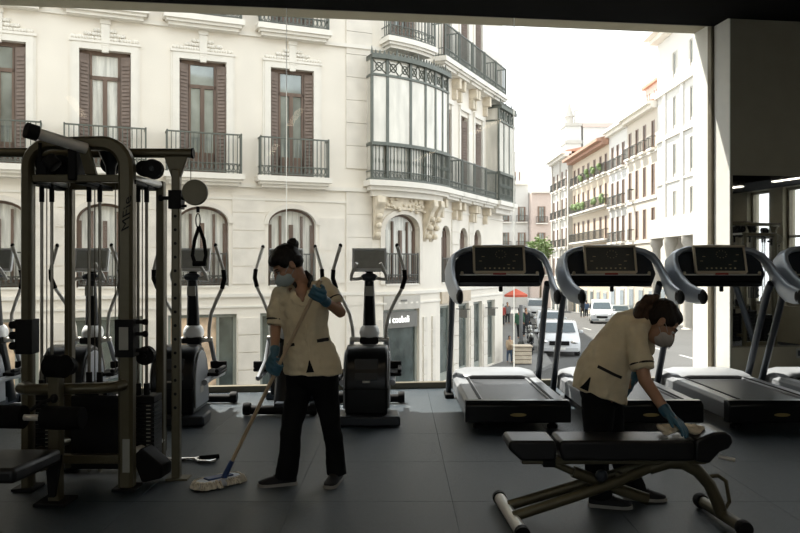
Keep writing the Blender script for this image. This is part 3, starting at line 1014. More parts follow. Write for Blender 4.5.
for k in range(12):
    a0, a1 = PI * k / 12, PI * (k + 1) / 12
    P = lambda a, e: (CORN[0] - math.cos(a) * (0.68 + e), Z1 + 1.52 + math.sin(a) * (0.45 + e))
    p, q, r_, t = P(a0, 0), P(a1, 0), P(a1, 0.14), P(a0, 0.14)
    vn.add([(p[0], -0.05, p[1]), (q[0], -0.05, q[1]), (r_[0], -0.05, r_[1]), (t[0], -0.05, t[1]), (r_[0], 0, r_[1]), (t[0], 0, t[1]), (p[0], .02, p[1]), (q[0], .02, q[1])],
           [(0, 1, 2, 3), (3, 2, 4, 5), (0, 6, 7, 1)])
for sg in (-1, 1):
    a, b = sorted((CORN[0] + sg * 0.68, CORN[0] + sg * 0.82))
    vn.sbox(a, b, -0.05, 0.01, Z1, Z1 + 1.52)
vn.build('arch_moulding', M['stone'], bld, smooth=0)

# ---------------------------------------------------------------- ground
g = MB()
g.add([(-60, 9.4, ZN - 0.14), (60, 9.4, ZN - 0.14), (60, 28, ZN - 0.14), (-60, 28, ZN - 0.14), (60, 140, zg(140) - 0.14), (-60, 140, zg(140) - 0.14)],
      [(0, 1, 2, 3), (3, 2, 4, 5)])
tag(g.build('road', M['asphalt'], None, smooth=0), 'grey asphalt street running off between the buildings', 'road', kind='structure')
pv = MB()
ps = [bl(V((s, -1.9, 0))) for s in (SL, 0, 0.7, 1.4, 2.1, LC, SE)]
e = bl(V((SE, 0.2, 0)))
dL = V((math.sin(math.radians(8)), math.cos(math.radians(8))))
farL = [V((e.x + dL.x * t_ + 2.0, e.y + dL.y * t_, 0)) for t_ in (8, 30, 75)]
lo = ps + farL
def strip(mbx, A, B):
    n = len(A)
    vs = [(p.x, p.y, zg(p.y)) for p in A] + [(p.x, p.y, zg(p.y)) for p in B] + [(p.x, p.y, zg(p.y) - 0.3) for p in A]
    mbx.add(vs, [(i, i + 1, n + i + 1, n + i) for i in range(n - 1)] + [(i, 2 * n + i, 2 * n + i + 1, i + 1) for i in range(n - 1)])
hi = [bl(V((s, 0.5, 0))) for s in (SL, 0, 0.7, 1.4, 2.1, LC, SE)] + [V((e.x + dL.x * t_ - 2, e.y + dL.y * t_, 0)) for t_ in (8, 30, 75)]
strip(pv, lo, hi)
struct('pavement', pv, M['pavement'], smooth=0)
pr = MB()
A = [V((20.9, y, 0)) for y in (30, 50, 80, 112)]
B = [V((22.5, y, 0)) for y in (30, 50, 80, 112)]
strip(pr, A, B)
struct('pavement', pr, M['pavement'], smooth=0)
lm = MB()
for y in range(31, 100, 6):
    x = 12.0 + (y - 31) * 0.06
    lm.add([(x, y, zg(y) - 0.135), (x + 0.14, y, zg(y) - 0.135), (x + 0.3, y + 3, zg(y + 3) - 0.135), (x + 0.16, y + 3, zg(y + 3) - 0.135)], [(0, 1, 2, 3)])
struct('road_line', lm, M['road_paint'], smooth=0)

# ---------------------------------------------------------------- the row on the right side of the street
def row_map(X, Y):
    def fn(p): return V((X + p.y, Y - p.x, p.z))
    return fn

WPROTO = {}
def far_window(parent, fn, u, z0, w_, h, m='win_brown'):
    f = MB(fn)
    f.box(u - w_ / 2, u - w_ / 2 + 0.22 * w_, -0.02, 0.10, z0, z0 + h)
    f.box(u + w_ / 2 - 0.22 * w_, u + w_ / 2, -0.02, 0.10, z0, z0 + h)
    f.box(u - w_ * 0.28, u + w_ * 0.28, 0.04, 0.10, z0 + h - 0.1, z0 + h)
    f.box(u - w_ * 0.28, u + w_ * 0.28, 0.04, 0.10, z0, z0 + 0.25)
    f.box(u - 0.04, u + 0.04, 0.04, 0.10, z0 + 0.25, z0 + h - 0.1)
    o = f.build('window', M[m], parent, smooth=0)
    MB(fn).box(u - w_ * 0.28, u + w_ * 0.28, 0.07, 0.09, z0 + 0.25, z0 + h - 0.1).build('pane', M['ext_glass'], o, smooth=0)
    return o

def far_balcony(parent, fn, u0, u1, z, d=0.45, m='iron_dark'):
    s_ = MB(fn); s_.box(u0, u1, -d, 0.02, z - 0.18, z)
    o = s_.build('balcony', M['moulding'], parent, smooth=0)
    r = MB(fn)
    r.box(u0, u1, -d, -d + 0.05, z + 0.93, z + 1.0)
    r.box(u0, u1, -d, -d + 0.04, z + 0.08, z + 0.13)
    n = max(2, int((u1 - u0) / 0.2))
    for k in range(n + 1):
        a = u0 + (u1 - u0 - 0.035) * k / n
        r.box(a, a + 0.035, -d, -d + 0.03, z, z + 0.95)
    for a in (u0, u1 - 0.04):
        r.box(a, a + 0.04, -d, 0, z + 0.93, z + 1.0)
        r.box(a, a + 0.04, -d / 2, -d / 2 + 0.035, z, z + 0.95)
    r.build('railing', M[m], o, smooth=0)

def row_building(name, label, X, Ya, Yb, ztop, wallm, cols, rows, eave=0.6, eavem='moulding', roof=None, ww=1.0, bal='each', pil=False, winm='win_brown'):
    """facade looks to -X, from Yb (far) to Ya (near); u runs from far to near"""
    fn = row_map(X, Yb)
    L = Yb - Ya
    zb = zg(Yb) - 0.6
    t = thing(name, label, 'building', (X + 5, (Ya + Yb) / 2, zb), world=True)
    w_ = MB(fn)
    hs = [(c - ww / 2, c + ww / 2, z0, z1) for c in cols for z0, z1, _ in rows]
    us = sorted({0.0, L} | {h[0] for h in hs} | {h[1] for h in hs})
    zs_ = sorted({zb, ztop} | {h[2] for h in hs} | {h[3] for h in hs})
    for i in range(len(us) - 1):
        for j in range(len(zs_) - 1):
            a, c = (us[i] + us[i + 1]) / 2, (zs_[j] + zs_[j + 1]) / 2
            if not any(h[0] < a < h[1] and h[2] < c < h[3] for h in hs):
                w_.box(us[i], us[i + 1], 0, 0.35, zs_[j], zs_[j + 1])
    w_.box(0, L, 0.35, 10, zb, ztop)
    w_.build('wall', M[wallm], t, smooth=0)
    e_ = MB(fn)
    e_.box(0, L, -eave, 0.3, ztop, ztop + 0.28)
    e_.box(0, L, -eave * 0.55, 0.3, ztop - 0.3, ztop)
    e_.build('eaves', M[eavem], t, smooth=0)
    if roof:
        r = MB(fn)
        r.prism([(0, -eave, ztop + 0.28), (0, 10, ztop + 0.28), (0, 5, ztop + 0.28 + roof)], (L, 0, 0))
        r.build('roof', M['roof_tile'], t, smooth=0)
    for z0, z1, b in rows:
        for c in cols:
            far_window(t, fn, c, z0, ww, z1 - z0, winm)
            if b == 1: far_balcony(t, fn, c - ww * 0.75, c + ww * 0.75, z0, 0.4)
        if b == 2: far_balcony(t, fn, cols[0] - ww * 0.9, cols[-1] + ww * 0.9, z0, 0.5)
        m2 = MB(fn)
        if b != 3:
            m2.box(0, L, -0.08, 0.01, z0 - 0.35, z0 - 0.2)
            m2.build('string_course', M['moulding'], t, smooth=0)
    # ground floor openings
    zt_ = zb + 0.6 + 3.0
    n = max(2, int(L / 2.6))
    for k in range(n):
        a = (k + 0.5) * L / n
        f = MB(fn); f.box(a - 0.75, a + 0.75, -0.05, 0.02, zb + 0.6, zt_)
        o = f.build('shop_front', M['row_stone'], t, smooth=0)
        MB(fn).box(a - 0.6, a + 0.6, -0.08, -0.05, zb + 0.6, zt_ - 0.2).build('pane', M['shop_glass'], o, smooth=0)
    if pil:
        for a in (0.3, L / 2, L - 0.3):
            q = MB(fn); q.box(a - 0.3, a + 0.3, -0.15, 0.02, zb, ztop - 0.3)
            q.build('pilaster', M[wallm], t, smooth=0)
    return t, fn, L

RX = 21.5
# nearest, tall white house with a stone balcony above a columned door
t, fn, L = row_building('street_house', 'tall white house nearest on the right, with stone balcony above its door', RX, 50.0, 65.0, 20.2, 'row_white',
    [65 - 60.9, 65 - 57.3, 65 - 53.6], [(16.3, 18.3, 0), (12.3, 14.8, 0), (8.5, 11.1, 0), (5.3, 7.4, 0)], eave=1.3, ww=1.2, winm='row_stone')
m2 = MB(fn); m2.box(0, L, -0.25, 0.02, 15.4, 15.9); m2.box(0, L, -0.15, 0.02, 11.7, 11.9); m2.build('string_course', M['moulding'], t, smooth=0)
for u in (65 - 63.0, 65 - 59.1, 65 - 55.4):
    q = MB(fn); q.box(u - 0.28, u + 0.28, -0.14, 0.01, 5.0, 15.4); q.build('pilaster', M['row_white'], t, smooth=0)
bm_ = MB(fn); bm_.box(1.6, L - 0.02, -1.3, 0.02, 3.7, 4.1); bm_.box(1.6, L - 0.02, -1.3, -1.15, 4.1, 5.2); bm_.build('stone_balcony', M['row_white'], t, smooth=0)
for u in (2.2, 5.6, 9.2):
    q = MB(fn); q.lathe([(0.5, -3.4), (0.5, -3.0), (0.36, -2.9), (0.32, 2.9), (0.5, 3.2), (0.5, 3.7)], (u, -0.8, 0), n=14)
    q.build('column', M['row_stone'], t, smooth=40)
# cream house, four columns of balconies
t, fn, L = row_building('street_house', 'cream house with four columns of tall balcony windows and a roof storey', RX, 65.05, 73.6, 15.1, 'row_cream',
    [73.6 - 70.6, 73.6 - 68.4, 73.6 - 66.1, 73.6 - 72.7], [(11.5, 13.9, 1), (7.6, 10.2, 2), (3.9, 6.5, 2), (0.2, 2.7, 0)], eave=0.9, roof=1.2, ww=0.95)
pt = MB(fn); pt.box(0.6, L, 1.5, 8, 15.3, 18.0); pt.build('roof_storey', M['row_pink'], t, smooth=0)
pt = MB(fn); pt.box(0.4, L, 1.2, 8.3, 18.0, 18.25); pt.build('roof_eaves', M['roof_tile'], t, smooth=0)
for u in (1.6, 3.6, 5.6, 7.4): far_window(t, row_map(RX + 1.5, 73.6), u, 15.9, 0.9, 1.5)
t, fn, L = row_building('street_house', 'narrow pale house with three columns of windows between cream and ochre houses', RX, 73.65, 80.0, 15.0, 'row_white',
    [1.3, 3.2, 5.1], [(11.2, 13.5, 1), (7.5, 9.9, 1), (3.9, 6.4, 1), (0.3, 2.6, 0)], eave=0.8, roof=1.0, ww=0.95)
t, fn, L = row_building('street_house', 'ochre house with deep brown eaves and plants on its balconies', RX, 80.05, 97.0, 14.4, 'row_ochre',
    [1.2, 3.4, 5.8, 8.2, 11.0, 13.6, 15.8], [(11.3, 13.3, 1), (7.9, 10.2, 2), (4.4, 6.8, 2), (0.6, 3.0, 0)], eave=1.3, eavem='roof_tile', roof=1.6, ww=1.05)
for k in range(16):
    u = random.uniform(1, 16)
    z = random.choice((7.9, 11.3))
    q = MB()
    for j in range(5):
        q.ell(fn(V((u + random.uniform(-.3, .3), -0.5 + random.uniform(-.1, .1), z + random.uniform(0.3, 1.0)))), (0.22, 0.2, 0.25), nu=7, nv=5)
    q.build('balcony_plant', M['leaf'], t, smooth=60)
t, fn, L = row_building('street_house', 'ornate stone house at the far right end of the street', RX - 0.4, 97.05, 108.0, 15.6, 'row_stone',
    [1.4, 4.0, 6.8, 9.4], [(11.6, 13.8, 1), (7.8, 10.2, 1), (4.0, 6.4, 1), (0.2, 2.6, 0)], eave=1.0, roof=1.2, ww=1.1, pil=True)
# pale penthouse and tower standing behind the ochre house
zt0 = zg(135) - 0.2
bt = thing('church_tower', 'pale slim tower with a spire rising behind the ochre house', 'tower', (29.7, 135, zt0), world=True)
MB().box(28.4, 31.0, 133, 137, zt0, 25.5).build('shaft', M['row_white'], bt, smooth=0)
q = MB(); q.box(28.1, 31.1, 132.7, 137.2, 22.5, 23.0); q.build('cornice', M['row_stone'], bt, smooth=0)
q = MB(); q.box(28.1, 31.1, 132.7, 137.2, 25.5, 26.0); q.build('cornice', M['row_stone'], bt, smooth=0)
MB().lathe([(0.8, 26.0), (0.7, 27.2), (0.9, 27.3), (0.08, 30.0)], (29.2, 134.5, 0), n=8).build('spire', M['row_stone'], bt, smooth=0)
MB().lathe([(0.5, 26.0), (0.45, 28.2), (0.6, 28.3), (0.05, 30.2)], (30.4, 134, 0), n=8).build('pinnacle', M['row_white'], bt, smooth=0)
ph = thing('rooftop_house', 'pale flat-topped house with pinkish edge peeking over the roofs', 'building', (34, 136, zt0), world=True)
MB().box(31.3, 36.8, 133, 140, zt0, 25.3).build('wall', M['row_white'], ph, smooth=0)
MB().box(31.2, 37.0, 132.8, 140.2, 25.3, 26.0).build('roof_edge', M['row_pink'], ph, smooth=0)

# houses closing the street
def end_house(name, label, x0, x1, Y, zt_, m, cols, rows, roofm=None):
    fn_ = lambda p: V((x0 + p.x, Y + p.y, p.z))
    zb = zg(Y) - 0.5
    t_ = thing(name, label, 'building', ((x0 + x1) / 2, Y + 4, zb), world=True)
    w_ = MB(fn_); w_.box(0, x1 - x0, 0.1, 9, zb, zt_); w_.build('wall', M[m], t_, smooth=0)
    e_ = MB(fn_); e_.box(0, x1 - x0, -0.4, 9.2, zt_, zt_ + 0.35); e_.build('eaves', M[roofm or 'moulding'], t_, smooth=0)
    for z0, h in rows:
        for c in cols:
            far_window(t_, fn_, c, z0, 1.2, h)
            far_balcony(t_, fn_, c - 0.9, c + 0.9, z0, 0.4)
    return t_, fn_
t, fn = end_house('street_house', 'pinkish house with three rows of windows closing the street', 20.6, 27.4, 122, 13.0, 'row_pink', [1.6, 4.6], [(8.3, 2.6), (4.2, 2.6), (0.2, 2.6)])
t, fn = end_house('street_house', 'whitish house with roof terraces left of the pinkish one at the street end', 12.4, 20.5, 124, 14.5, 'row_white', [1.5, 4.4, 7.0], [(8.6, 2.4), (4.5, 2.4), (0.4, 2.4)])
q = MB(fn); q.box(2.0, 8.0, 2.0, 8.5, 14.8, 18.0); q.box(4.5, 7.0, 3, 7, 18.0, 20.2); q.build('roof_storey', M['row_white'], t, smooth=0)
for u in (2.8, 4.5, 6.6): far_window(t, lambda p: V((12.4 + p.x, 126.0 + p.y, p.z)), u, 15.4, 0.9, 1.4)

# house continuing the left side of the street behind the corner building
fnL = None
eL = bl(V((SE, 0.5, 0)))
ang = math.radians(8)
def lmap(p):                      # u along the street away from us, y into the house (to the left)
    return V((eL.x - 0.75 + math.sin(ang) * (p.x + 1.0) - math.cos(ang) * p.y, eL.y + math.cos(ang) * (p.x + 1.0) + math.sin(ang) * p.y, p.z))
th = thing('street_house', 'pale house behind the corner building on the left side of the street', 'building', (eL.x - 3, eL.y + 25, zg(55)), world=True)
q = MB(lmap); q.box(0.5, 60, 0.0, 9, zg(95) - 0.3, 9.8); q.box(0.5, 4.0, -0.25, 0, -3, 8.4); q.build('wall', M['row_white'], th, smooth=0)
q = MB(lmap); q.box(0.3, 60, -0.6, 9, 9.8, 10.2); q.box(0.3, 60, -0.35, 0, 8.4, 8.7); q.build('eaves', M['moulding'], th, smooth=0)
for k in range(5):
    for z in (4.2, 7.6 - 3.4 - 3.2):
        far_window(th, lambda p, k=k: lmap(V((p.x, p.y - 0.05, p.z))), 6 + k * 4, z, 1.1, 2.4)
# ---------------------------------------------------------------- street life
def tree(x, y, h, r, label):
    z = zg(y)
    t = thing('street_tree', label, 'tree', (x, y, z), world=True)
    MB().tube([(x, y, z - 0.1), (x + 0.1, y, z + h * 0.4), (x, y, z + h * 0.7)], [0.16, 0.12, 0.06], 8).build('trunk', M['bark'], t)
    c = MB()
    for k in range(900):
        d = V((random.gauss(0, 1), random.gauss(0, 1), random.gauss(0, 1))).normalized() * r * random.uniform(0.55, 1.0)
        p = V((x, y, z + h - r * 0.8)) + V((d.x, d.y, d.z * 0.95)) * (0.8 + 0.35 * noise.noise(d * 0.9))
        R = Matrix.Rotation(random.uniform(0, 6.28), 3, 'Z') @ Matrix.Rotation(random.uniform(0, 3.1), 3, 'X')
        s = random.uniform(0.16, 0.3)
        c.add([p + R @ V(q) for q in ((-s, 0, 0), (0, -s * 0.5, 0.03), (s, 0, 0), (0, s * 0.5, 0.03))], [(0, 1, 2, 3)])
    tag(c.build('foliage', M['leaf'], t, smooth=0), kind='stuff')
tree(18.0, 100, 9.6, 2.3, 'fresh green street tree at the far end of the street')

def vehicle(name, label, x, y, rz, kind, m):
    """nose points to local -y (towards us)"""
    t = thing(name, label, 'van' if kind == 'van' else 'car', (x, y, zg(y) - 0.14), rz)
    if kind == 'van':
        L, Wd, prof = 4.6, 1.85, [(-2.3, 0.35), (-2.32, 0.75), (-2.2, 1.05), (-1.55, 1.2), (-0.95, 1.85), (-0.6, 1.95), (2.2, 1.93), (2.3, 1.5), (2.3, 0.35)]
        gh = 1.12
    else:
        L, Wd, prof = 4.2, 1.75, [(-2.1, 0.3), (-2.12, 0.6), (-1.95, 0.8), (-1.0, 0.95), (-0.45, 1.42), (-0.1, 1.48), (1.2, 1.45), (1.75, 1.05), (2.08, 0.95), (2.1, 0.3)]
        gh = 0.95
    rings = []
    for f_, ins in ((-1, 0.06), (-0.94, 0.0), (0.94, 0.0), (1, 0.06)):
        ring = []
        for py, pz in prof:
            k = 1.0 - max(0.0, pz - gh) * 0.22
            ring.append(V((f_ * Wd / 2 * k, py * (1 - ins * 0.3), pz - ins * (0.5 if pz > 0.6 else -0.3))))
        rings.append(ring)
    b = MB(); b.loft(rings)
    b.build('body', M[m], t, smooth=50)
    gl = MB()
    a = max(i for i, p in enumerate(prof) if p[1] <= gh + 0.1 and p[0] < 0)
    p0, p1 = prof[a], prof[a + 1]
    q0 = (p0[0] + (p1[0] - p0[0]) * 0.1, p0[1] + (p1[1] - p0[1]) * 0.1); q1 = (p0[0] + (p1[0] - p0[0]) * 0.92, p0[1] + (p1[1] - p0[1]) * 0.92)
    gl.add([(-Wd * 0.42, q0[0] - 0.02, q0[1] + 0.015), (Wd * 0.42, q0[0] - 0.02, q0[1] + 0.015), (Wd * 0.36, q1[0] - 0.02, q1[1] + 0.015), (-Wd * 0.36, q1[0] - 0.02, q1[1] + 0.015)], [(0, 1, 2, 3)])
    gl.build('windscreen', M['car_glass'], t, smooth=0)
    ylo, yhi = q1[0] + 0.05, (1.9 if kind == 'van' else 1.15)
    zt_ = (1.75 if kind == 'van' else 1.36)
    for sg in (-1, 1):
        k0, k1 = 1.0 - 0.02, 1.0 - (zt_ - gh) * 0.22
        s_ = MB()
        n = 2
        for j in range(n):
            ya, yb = ylo - 0.15 + (yhi - ylo + 0.15) * j / n + 0.04, ylo - 0.15 + (yhi - ylo + 0.15) * (j + 1) / n - 0.04
            s_.add([(sg * (Wd / 2 * k0 + 0.004), ya - (0.25 if j == 0 else 0), gh + 0.06), (sg * (Wd / 2 * k0 + 0.004), yb, gh + 0.06), (sg * (Wd / 2 * k1 + 0.004), yb, zt_), (sg * (Wd / 2 * k1 + 0.004), ya + 0.1, zt_)], [(0, 1, 2, 3)])
        s_.build('side_window', M['car_glass'], t, smooth=0)
        ll = MB(); ll.ell((sg * Wd * 0.36, prof[1][0] + 0.08, 0.68 if kind != 'van' else 0.82), (0.18, 0.1, 0.09), nu=10, nv=6)
        ll.build('headlight', M['chrome'], t)
        mr = MB(); mr.ell((sg * (Wd / 2 + 0.1), q0[0] + 0.25, gh + 0.08), (0.1, 0.06, 0.08), nu=8, nv=6); mr.build('wing_mirror', M[m], t)
        for wy in (-L * 0.31, L * 0.30):
            wh = MB(); wh.lathe([(0.02, -0.11), (0.30, -0.11), (0.33, -0.07), (0.33, 0.07), (0.30, 0.11), (0.02, 0.11)], (sg * (Wd / 2 - 0.10), wy, 0.33), 'x', 18)
            wo = wh.build('wheel', M['tyre'], t)
            hb_ = MB(); hb_.lathe([(0.02, 0), (0.2, 0), (0.17, sg * 0.02), (0.02, sg * 0.025)], (sg * (Wd / 2 + 0.01), wy, 0.33), 'x', 14)
            hb_.build('hubcap', M['silver'], wo)
    gr = MB(); gr.box(-Wd * 0.24, Wd * 0.24, prof[1][0] - 0.03, prof[1][0] + 0.1, 0.55, 0.72); gr.build('grille', M['black_matte'], t)
    bp = MB(); bp.box(-Wd * 0.46, Wd * 0.46, prof[0][0] - 0.05, prof[0][0] + 0.12, 0.28, 0.48); bp.build('bumper', M[m if kind != 'van' else 'car_grey'], t, bev=0.03)
    np_ = MB(); np_.box(-0.26, 0.26, prof[0][0] - 0.065, prof[0][0] - 0.05, 0.36, 0.46); np_.build('number_plate', M['plate_white'], t)
    return t

vehicle('van', 'white van parked facing us on the right side of the road', 17.3, 67.0, math.radians(-12), 'van', 'car_white')
vehicle('car', 'grey car parked at the right kerb beside the white van', 19.9, 70.5, math.radians(-10), 'car', 'car_grey')
vehicle('car', 'white car nearest to us in the line of cars on the left of the road', 7.15, 35.2, math.radians(-10), 'car', 'car_white')
vehicle('car', 'pale car second in the line of cars, just behind the nearest white car', 9.9, 51.5, math.radians(-8), 'car', 'car_white')
vehicle('van', 'white van furthest away in the line on the left side', 13.9, 80, math.radians(-8), 'van', 'car_white')

def walker(label, x, y, rz, top, legs, h=1.68, stride=0.18, bag=None, hair='hair'):
    s = h / 1.68
    t = thing('person', label, 'person', (x, y, zg(y)), rz)
    b = MB()
    b.limb([(0, 0, 1.38), (0, 0, 1.5)], [0.05, 0.05], 10)
    b.ell((0, -0.01, 1.57), (0.075, 0.09, 0.11), nu=12, nv=9)
    b.ell((0, -0.1, 1.555), (0.012, 0.02, 0.02), nu=8, nv=6)
    for sg in (-1, 1):
        b.limb([(sg * 0.09, 0, 0.85), (sg * 0.09, -sg * stride * 0.5, 0.48), (sg * 0.09, sg * stride * (-0.6), 0.07)], [0.08, 0.055, 0.04], 10)
        b.limb([(sg * 0.09, -sg * stride * 0.6 + 0.05, 0.035), (sg * 0.09, -sg * stride * 0.6 - 0.14, 0.03)], [0.035, 0.03], 8)
        b.limb([(sg * 0.19, 0, 1.36), (sg * 0.24, sg * 0.05, 1.1), (sg * 0.23, sg * stride * 0.6 - 0.05, 0.86)], [0.045, 0.038, 0.03], 8)
        b.limb([(sg * 0.23, sg * stride * 0.6 - 0.05, 0.86), (sg * 0.23, sg * stride * 0.6 - 0.08, 0.72)], [0.035, 0.02], 8)
    b.limb([(0, 0, 0.88), (0, 0, 1.1), (0, 0, 1.34)], [0.13, 0.12, 0.13], 12)
    for v in b.v: v *= s
    body, _ = remeshed('body', b, M['skin'], t, 0.022, 2)
    j = MB()
    n = 14
    def ring(z, rx, ry): return [V((rx * math.cos(q), ry * math.sin(q), z)) for q in [2 * PI * k / n for k in range(n)]]
    j.loft([ring(0.78, 0.19, 0.14), ring(1.0, 0.175, 0.135), ring(1.2, 0.19, 0.14), ring(1.36, 0.2, 0.12), ring(1.43, 0.08, 0.08)])
    for sg in (-1, 1):
        j.limb([(sg * 0.18, 0, 1.36), (sg * 0.24, sg * 0.05, 1.1), (sg * 0.23, sg * stride * 0.6 - 0.04, 0.9)], [0.065, 0.055, 0.045], 8)
    for v in j.v: v *= s
    remeshed('jacket', j, top, t, 0.022, 2)
    p = MB()
    for sg in (-1, 1):
        p.limb([(sg * 0.085, 0, 0.84), (sg * 0.09, -sg * stride * 0.5, 0.48), (sg * 0.09, -sg * stride * 0.6, 0.12)], [0.105, 0.075, 0.06], 10)
    for v in p.v: v *= s
    remeshed('trousers', p, legs, t, 0.022, 2)
    hr = MB(); hr.ell((0, 0.02, 1.6), (0.088, 0.095, 0.105), nu=12, nv=8); hr.limb([(0, 0.06, 1.58), (0, 0.08, 1.44)], [0.06, 0.045], 10)
    for v in hr.v: v *= s
    remeshed('hair', hr, M[hair], t, 0.022, 1)
    if bag:
        g_ = MB(); g_.ell((0.28 * s, 0.02, 0.72 * s), (0.07, 0.14, 0.15), nu=10, nv=8)
        g_.build('bag', bag, t)
    return t
mat('cloth_black', (0.02, 0.022, 0.025), 0.9)
mat('cloth_green', (0.05, 0.12, 0.07), 0.9)
mat('cloth_red', (0.35, 0.06, 0.05), 0.9)
mat('cloth_blue', (0.08, 0.13, 0.22), 0.9)
mat('cloth_grey', (0.2, 0.2, 0.2), 0.9)
mat('cloth_tan', (0.4, 0.3, 0.2), 0.9)
def gp(px, py):
    k = (py - 266.0) / F
    y = (CAMH - ZN) / k
    if y > 28: y = (CAMH - ZN - 28 * SLP) / (k - SLP)
    return V(((px - 400) / F * y, y))
for lb, px, py, top, legs, h, rz, bag in [
    ('small walker in tan top and blue trousers alone on the pavement', 509.5, 362, 'cloth_tan', 'cloth_blue', 1.0, 0.3, None),
    ('walker in dark green jacket nearest to the parked motorcycles', 519.5, 338, 'cloth_green', 'cloth_black', 1.68, 2.8, None),
    ('walker in black coat beside the one in green', 526, 336, 'cloth_black', 'cloth_black', 1.66, 0.2, 'cloth_black'),
    ('walker in red jacket under the red parasol', 502.5, 325, 'cloth_red', 'cloth_black', 1.64, 3.0, None),
    ('walker in grey jacket right of the red parasol walker', 507.5, 323, 'cloth_grey', 'cloth_black', 1.70, 0.1, None),
    ('leftmost walker of the three in black at the far right side of the street', 582.5, 317, 'cloth_black', 'cloth_black', 1.7, 0.4, None),
    ('middle walker of the three at the far right side of the street, in blue', 586.5, 316.5, 'cloth_blue', 'cloth_black', 1.65, 2.9, None),
    ('rightmost walker of the three in grey at the far right side of the street', 592, 317, 'cloth_grey', 'cloth_black', 1.7, 0.0, None)]:
    p = gp(px, py)
    walker(lb, p.x, p.y, rz, M[top], M[legs], h, bag=M[bag] if bag else None)

# red parasol, grey sign post, tan crates
p = gp(516, 322)
um = thing('cafe_parasol', 'red parasol over the left pavement', 'parasol', (p.x, p.y, zg(p.y)), world=True)
zb = zg(p.y)
q = MB()
n = 12
q.loft([[V((p.x + r * math.cos(2 * PI * k / n), p.y + r * math.sin(2 * PI * k / n), zb + z)) for k in range(n)] for r, z in ((0.95, 2.12), (0.96, 2.3), (0.5, 2.55), (0.04, 2.78), (0.03, 2.75), (0.5, 2.5), (0.92, 2.27), (0.93, 2.13))], cap=False)
q.build('canopy', M['awning_red'], um, smooth=0)
MB().tube([(p.x, p.y, zb), (p.x, p.y, zb + 2.76)], 0.025, 8).build('pole', M['silver'], um)
MB().lathe([(0.28, zb), (0.28, zb + 0.06), (0.05, zb + 0.1)], (p.x, p.y, 0), n=14).build('base', M['cloth_grey'], um)
p = gp(521, 347)
sp = thing('street_post', 'grey metal post beside the tan crates on the left pavement', 'post', (p.x, p.y, zg(p.y)), world=True)
MB().tube([(p.x, p.y, zg(p.y)), (p.x, p.y, zg(p.y) + 2.0)], 0.09, 10).build('shaft', M['cloth_grey'], sp)
MB().lathe([(0.16, zg(p.y)), (0.16, zg(p.y) + 0.2), (0.1, zg(p.y) + 0.3)], (p.x, p.y, 0), n=12).build('foot', M['iron_dark'], sp)
p = gp(522, 363)
z = zg(p.y)
pb = thing('bench_planter', 'tan slatted planter box at the pavement edge', 'planter', (p.x, p.y, z), world=True)
for k in range(4):
    MB().box(p.x - 0.32, p.x + 0.32, p.y - 0.25, p.y + 0.25, z + 0.02 + k * 0.15, z + 0.15 + k * 0.15).build('slat', M['crate_tan'], pb, bev=0.015)
MB().box(p.x - 0.29, p.x + 0.29, p.y - 0.22, p.y + 0.22, z, z + 0.56).build('liner', M['bark'], pb)
MB().box(p.x - 0.36, p.x + 0.36, p.y - 0.29, p.y + 0.29, z + 0.62, z + 0.68).build('rim', M['crate_tan'], pb, bev=0.015)

def motorcycle(label, x, y, rz):
    t = thing('motorcycle', label, 'motorcycle', (x, y, zg(y) - 0.14), rz, group='motorcycles parked by the kerb')
    for wy in (-0.62, 0.62):
        q = MB(); q.tube([(0, wy + 0.25 * math.cos(a), 0.30 + 0.25 * math.sin(a)) for a in [2 * PI * k / 18 for k in range(18)]], 0.05, 8, closed=True, up=(1, 0, 0))
        o = q.build('wheel', M['tyre'], t)
        q = MB(); q.lathe([(0.02, -0.03), (0.2, -0.012), (0.2, 0.012), (0.02, 0.03)], (0, wy, 0.30), 'x', 12); q.build('rim', M['silver'], o)
    q = MB(); q.limb([(0, -0.45, 0.62), (0, -0.1, 0.72), (0, 0.2, 0.66)], [0.1, 0.14, 0.12], 10); q.limb([(0, -0.15, 0.40), (0, 0.2, 0.38)], [0.15, 0.14], 10)
    q.build('body', M['black_gloss'], t)
    q = MB(); q.limb([(0, 0.05, 0.80), (0, 0.45, 0.82), (0, 0.75, 0.86)], [0.09, 0.11, 0.06], 10); q.build('seat', M['black_matte'], t)
    q = MB()
    for sg in (-1, 1): q.tube([(sg * 0.07, -0.62, 0.30), (sg * 0.07, -0.45, 0.92)], 0.025, 8)
    q.build('fork', M['silver'], t)
    q = MB(); q.tube([(-0.36, -0.28, 1.02), (-0.15, -0.42, 0.98), (0.15, -0.42, 0.98), (0.36, -0.28, 1.02)], 0.018, 8); q.build('handlebar', M['black_matte'], t)
    q = MB(); q.ell((0, -0.55, 0.9), (0.1, 0.08, 0.1), nu=10, nv=8); q.build('headlamp', M['chrome'], t)
    q = MB(); q.limb([(0, 0.45, 0.6), (0, 0.78, 0.66)], [0.08, 0.05], 8); q.build('tail', M['black_gloss'], t)
    q = MB(); q.tube([(0.12, 0.0, 0.28), (0.2, 0.0, 0.0)], 0.012, 6); q.build('kickstand', M['silver'], t)
for lb, px, py, rz in (('dark motorcycle nearest to us beside the white car', 531, 353, 3.0), ('dark motorcycle parked behind the nearest motorcycle', 530, 346, 2.95), ('dark motorcycle third along the kerb', 529.5, 341, 2.95)):
    p = gp(px, py)
    motorcycle(lb, p.x, p.y, rz)
# ---------------------------------------------------------------- treadmills (user faces +y, towards the window)
def rbox(mb, x0, x1, y0, y1, z0, z1): return mb.box(x0, x1, y0, y1, z0, z1)

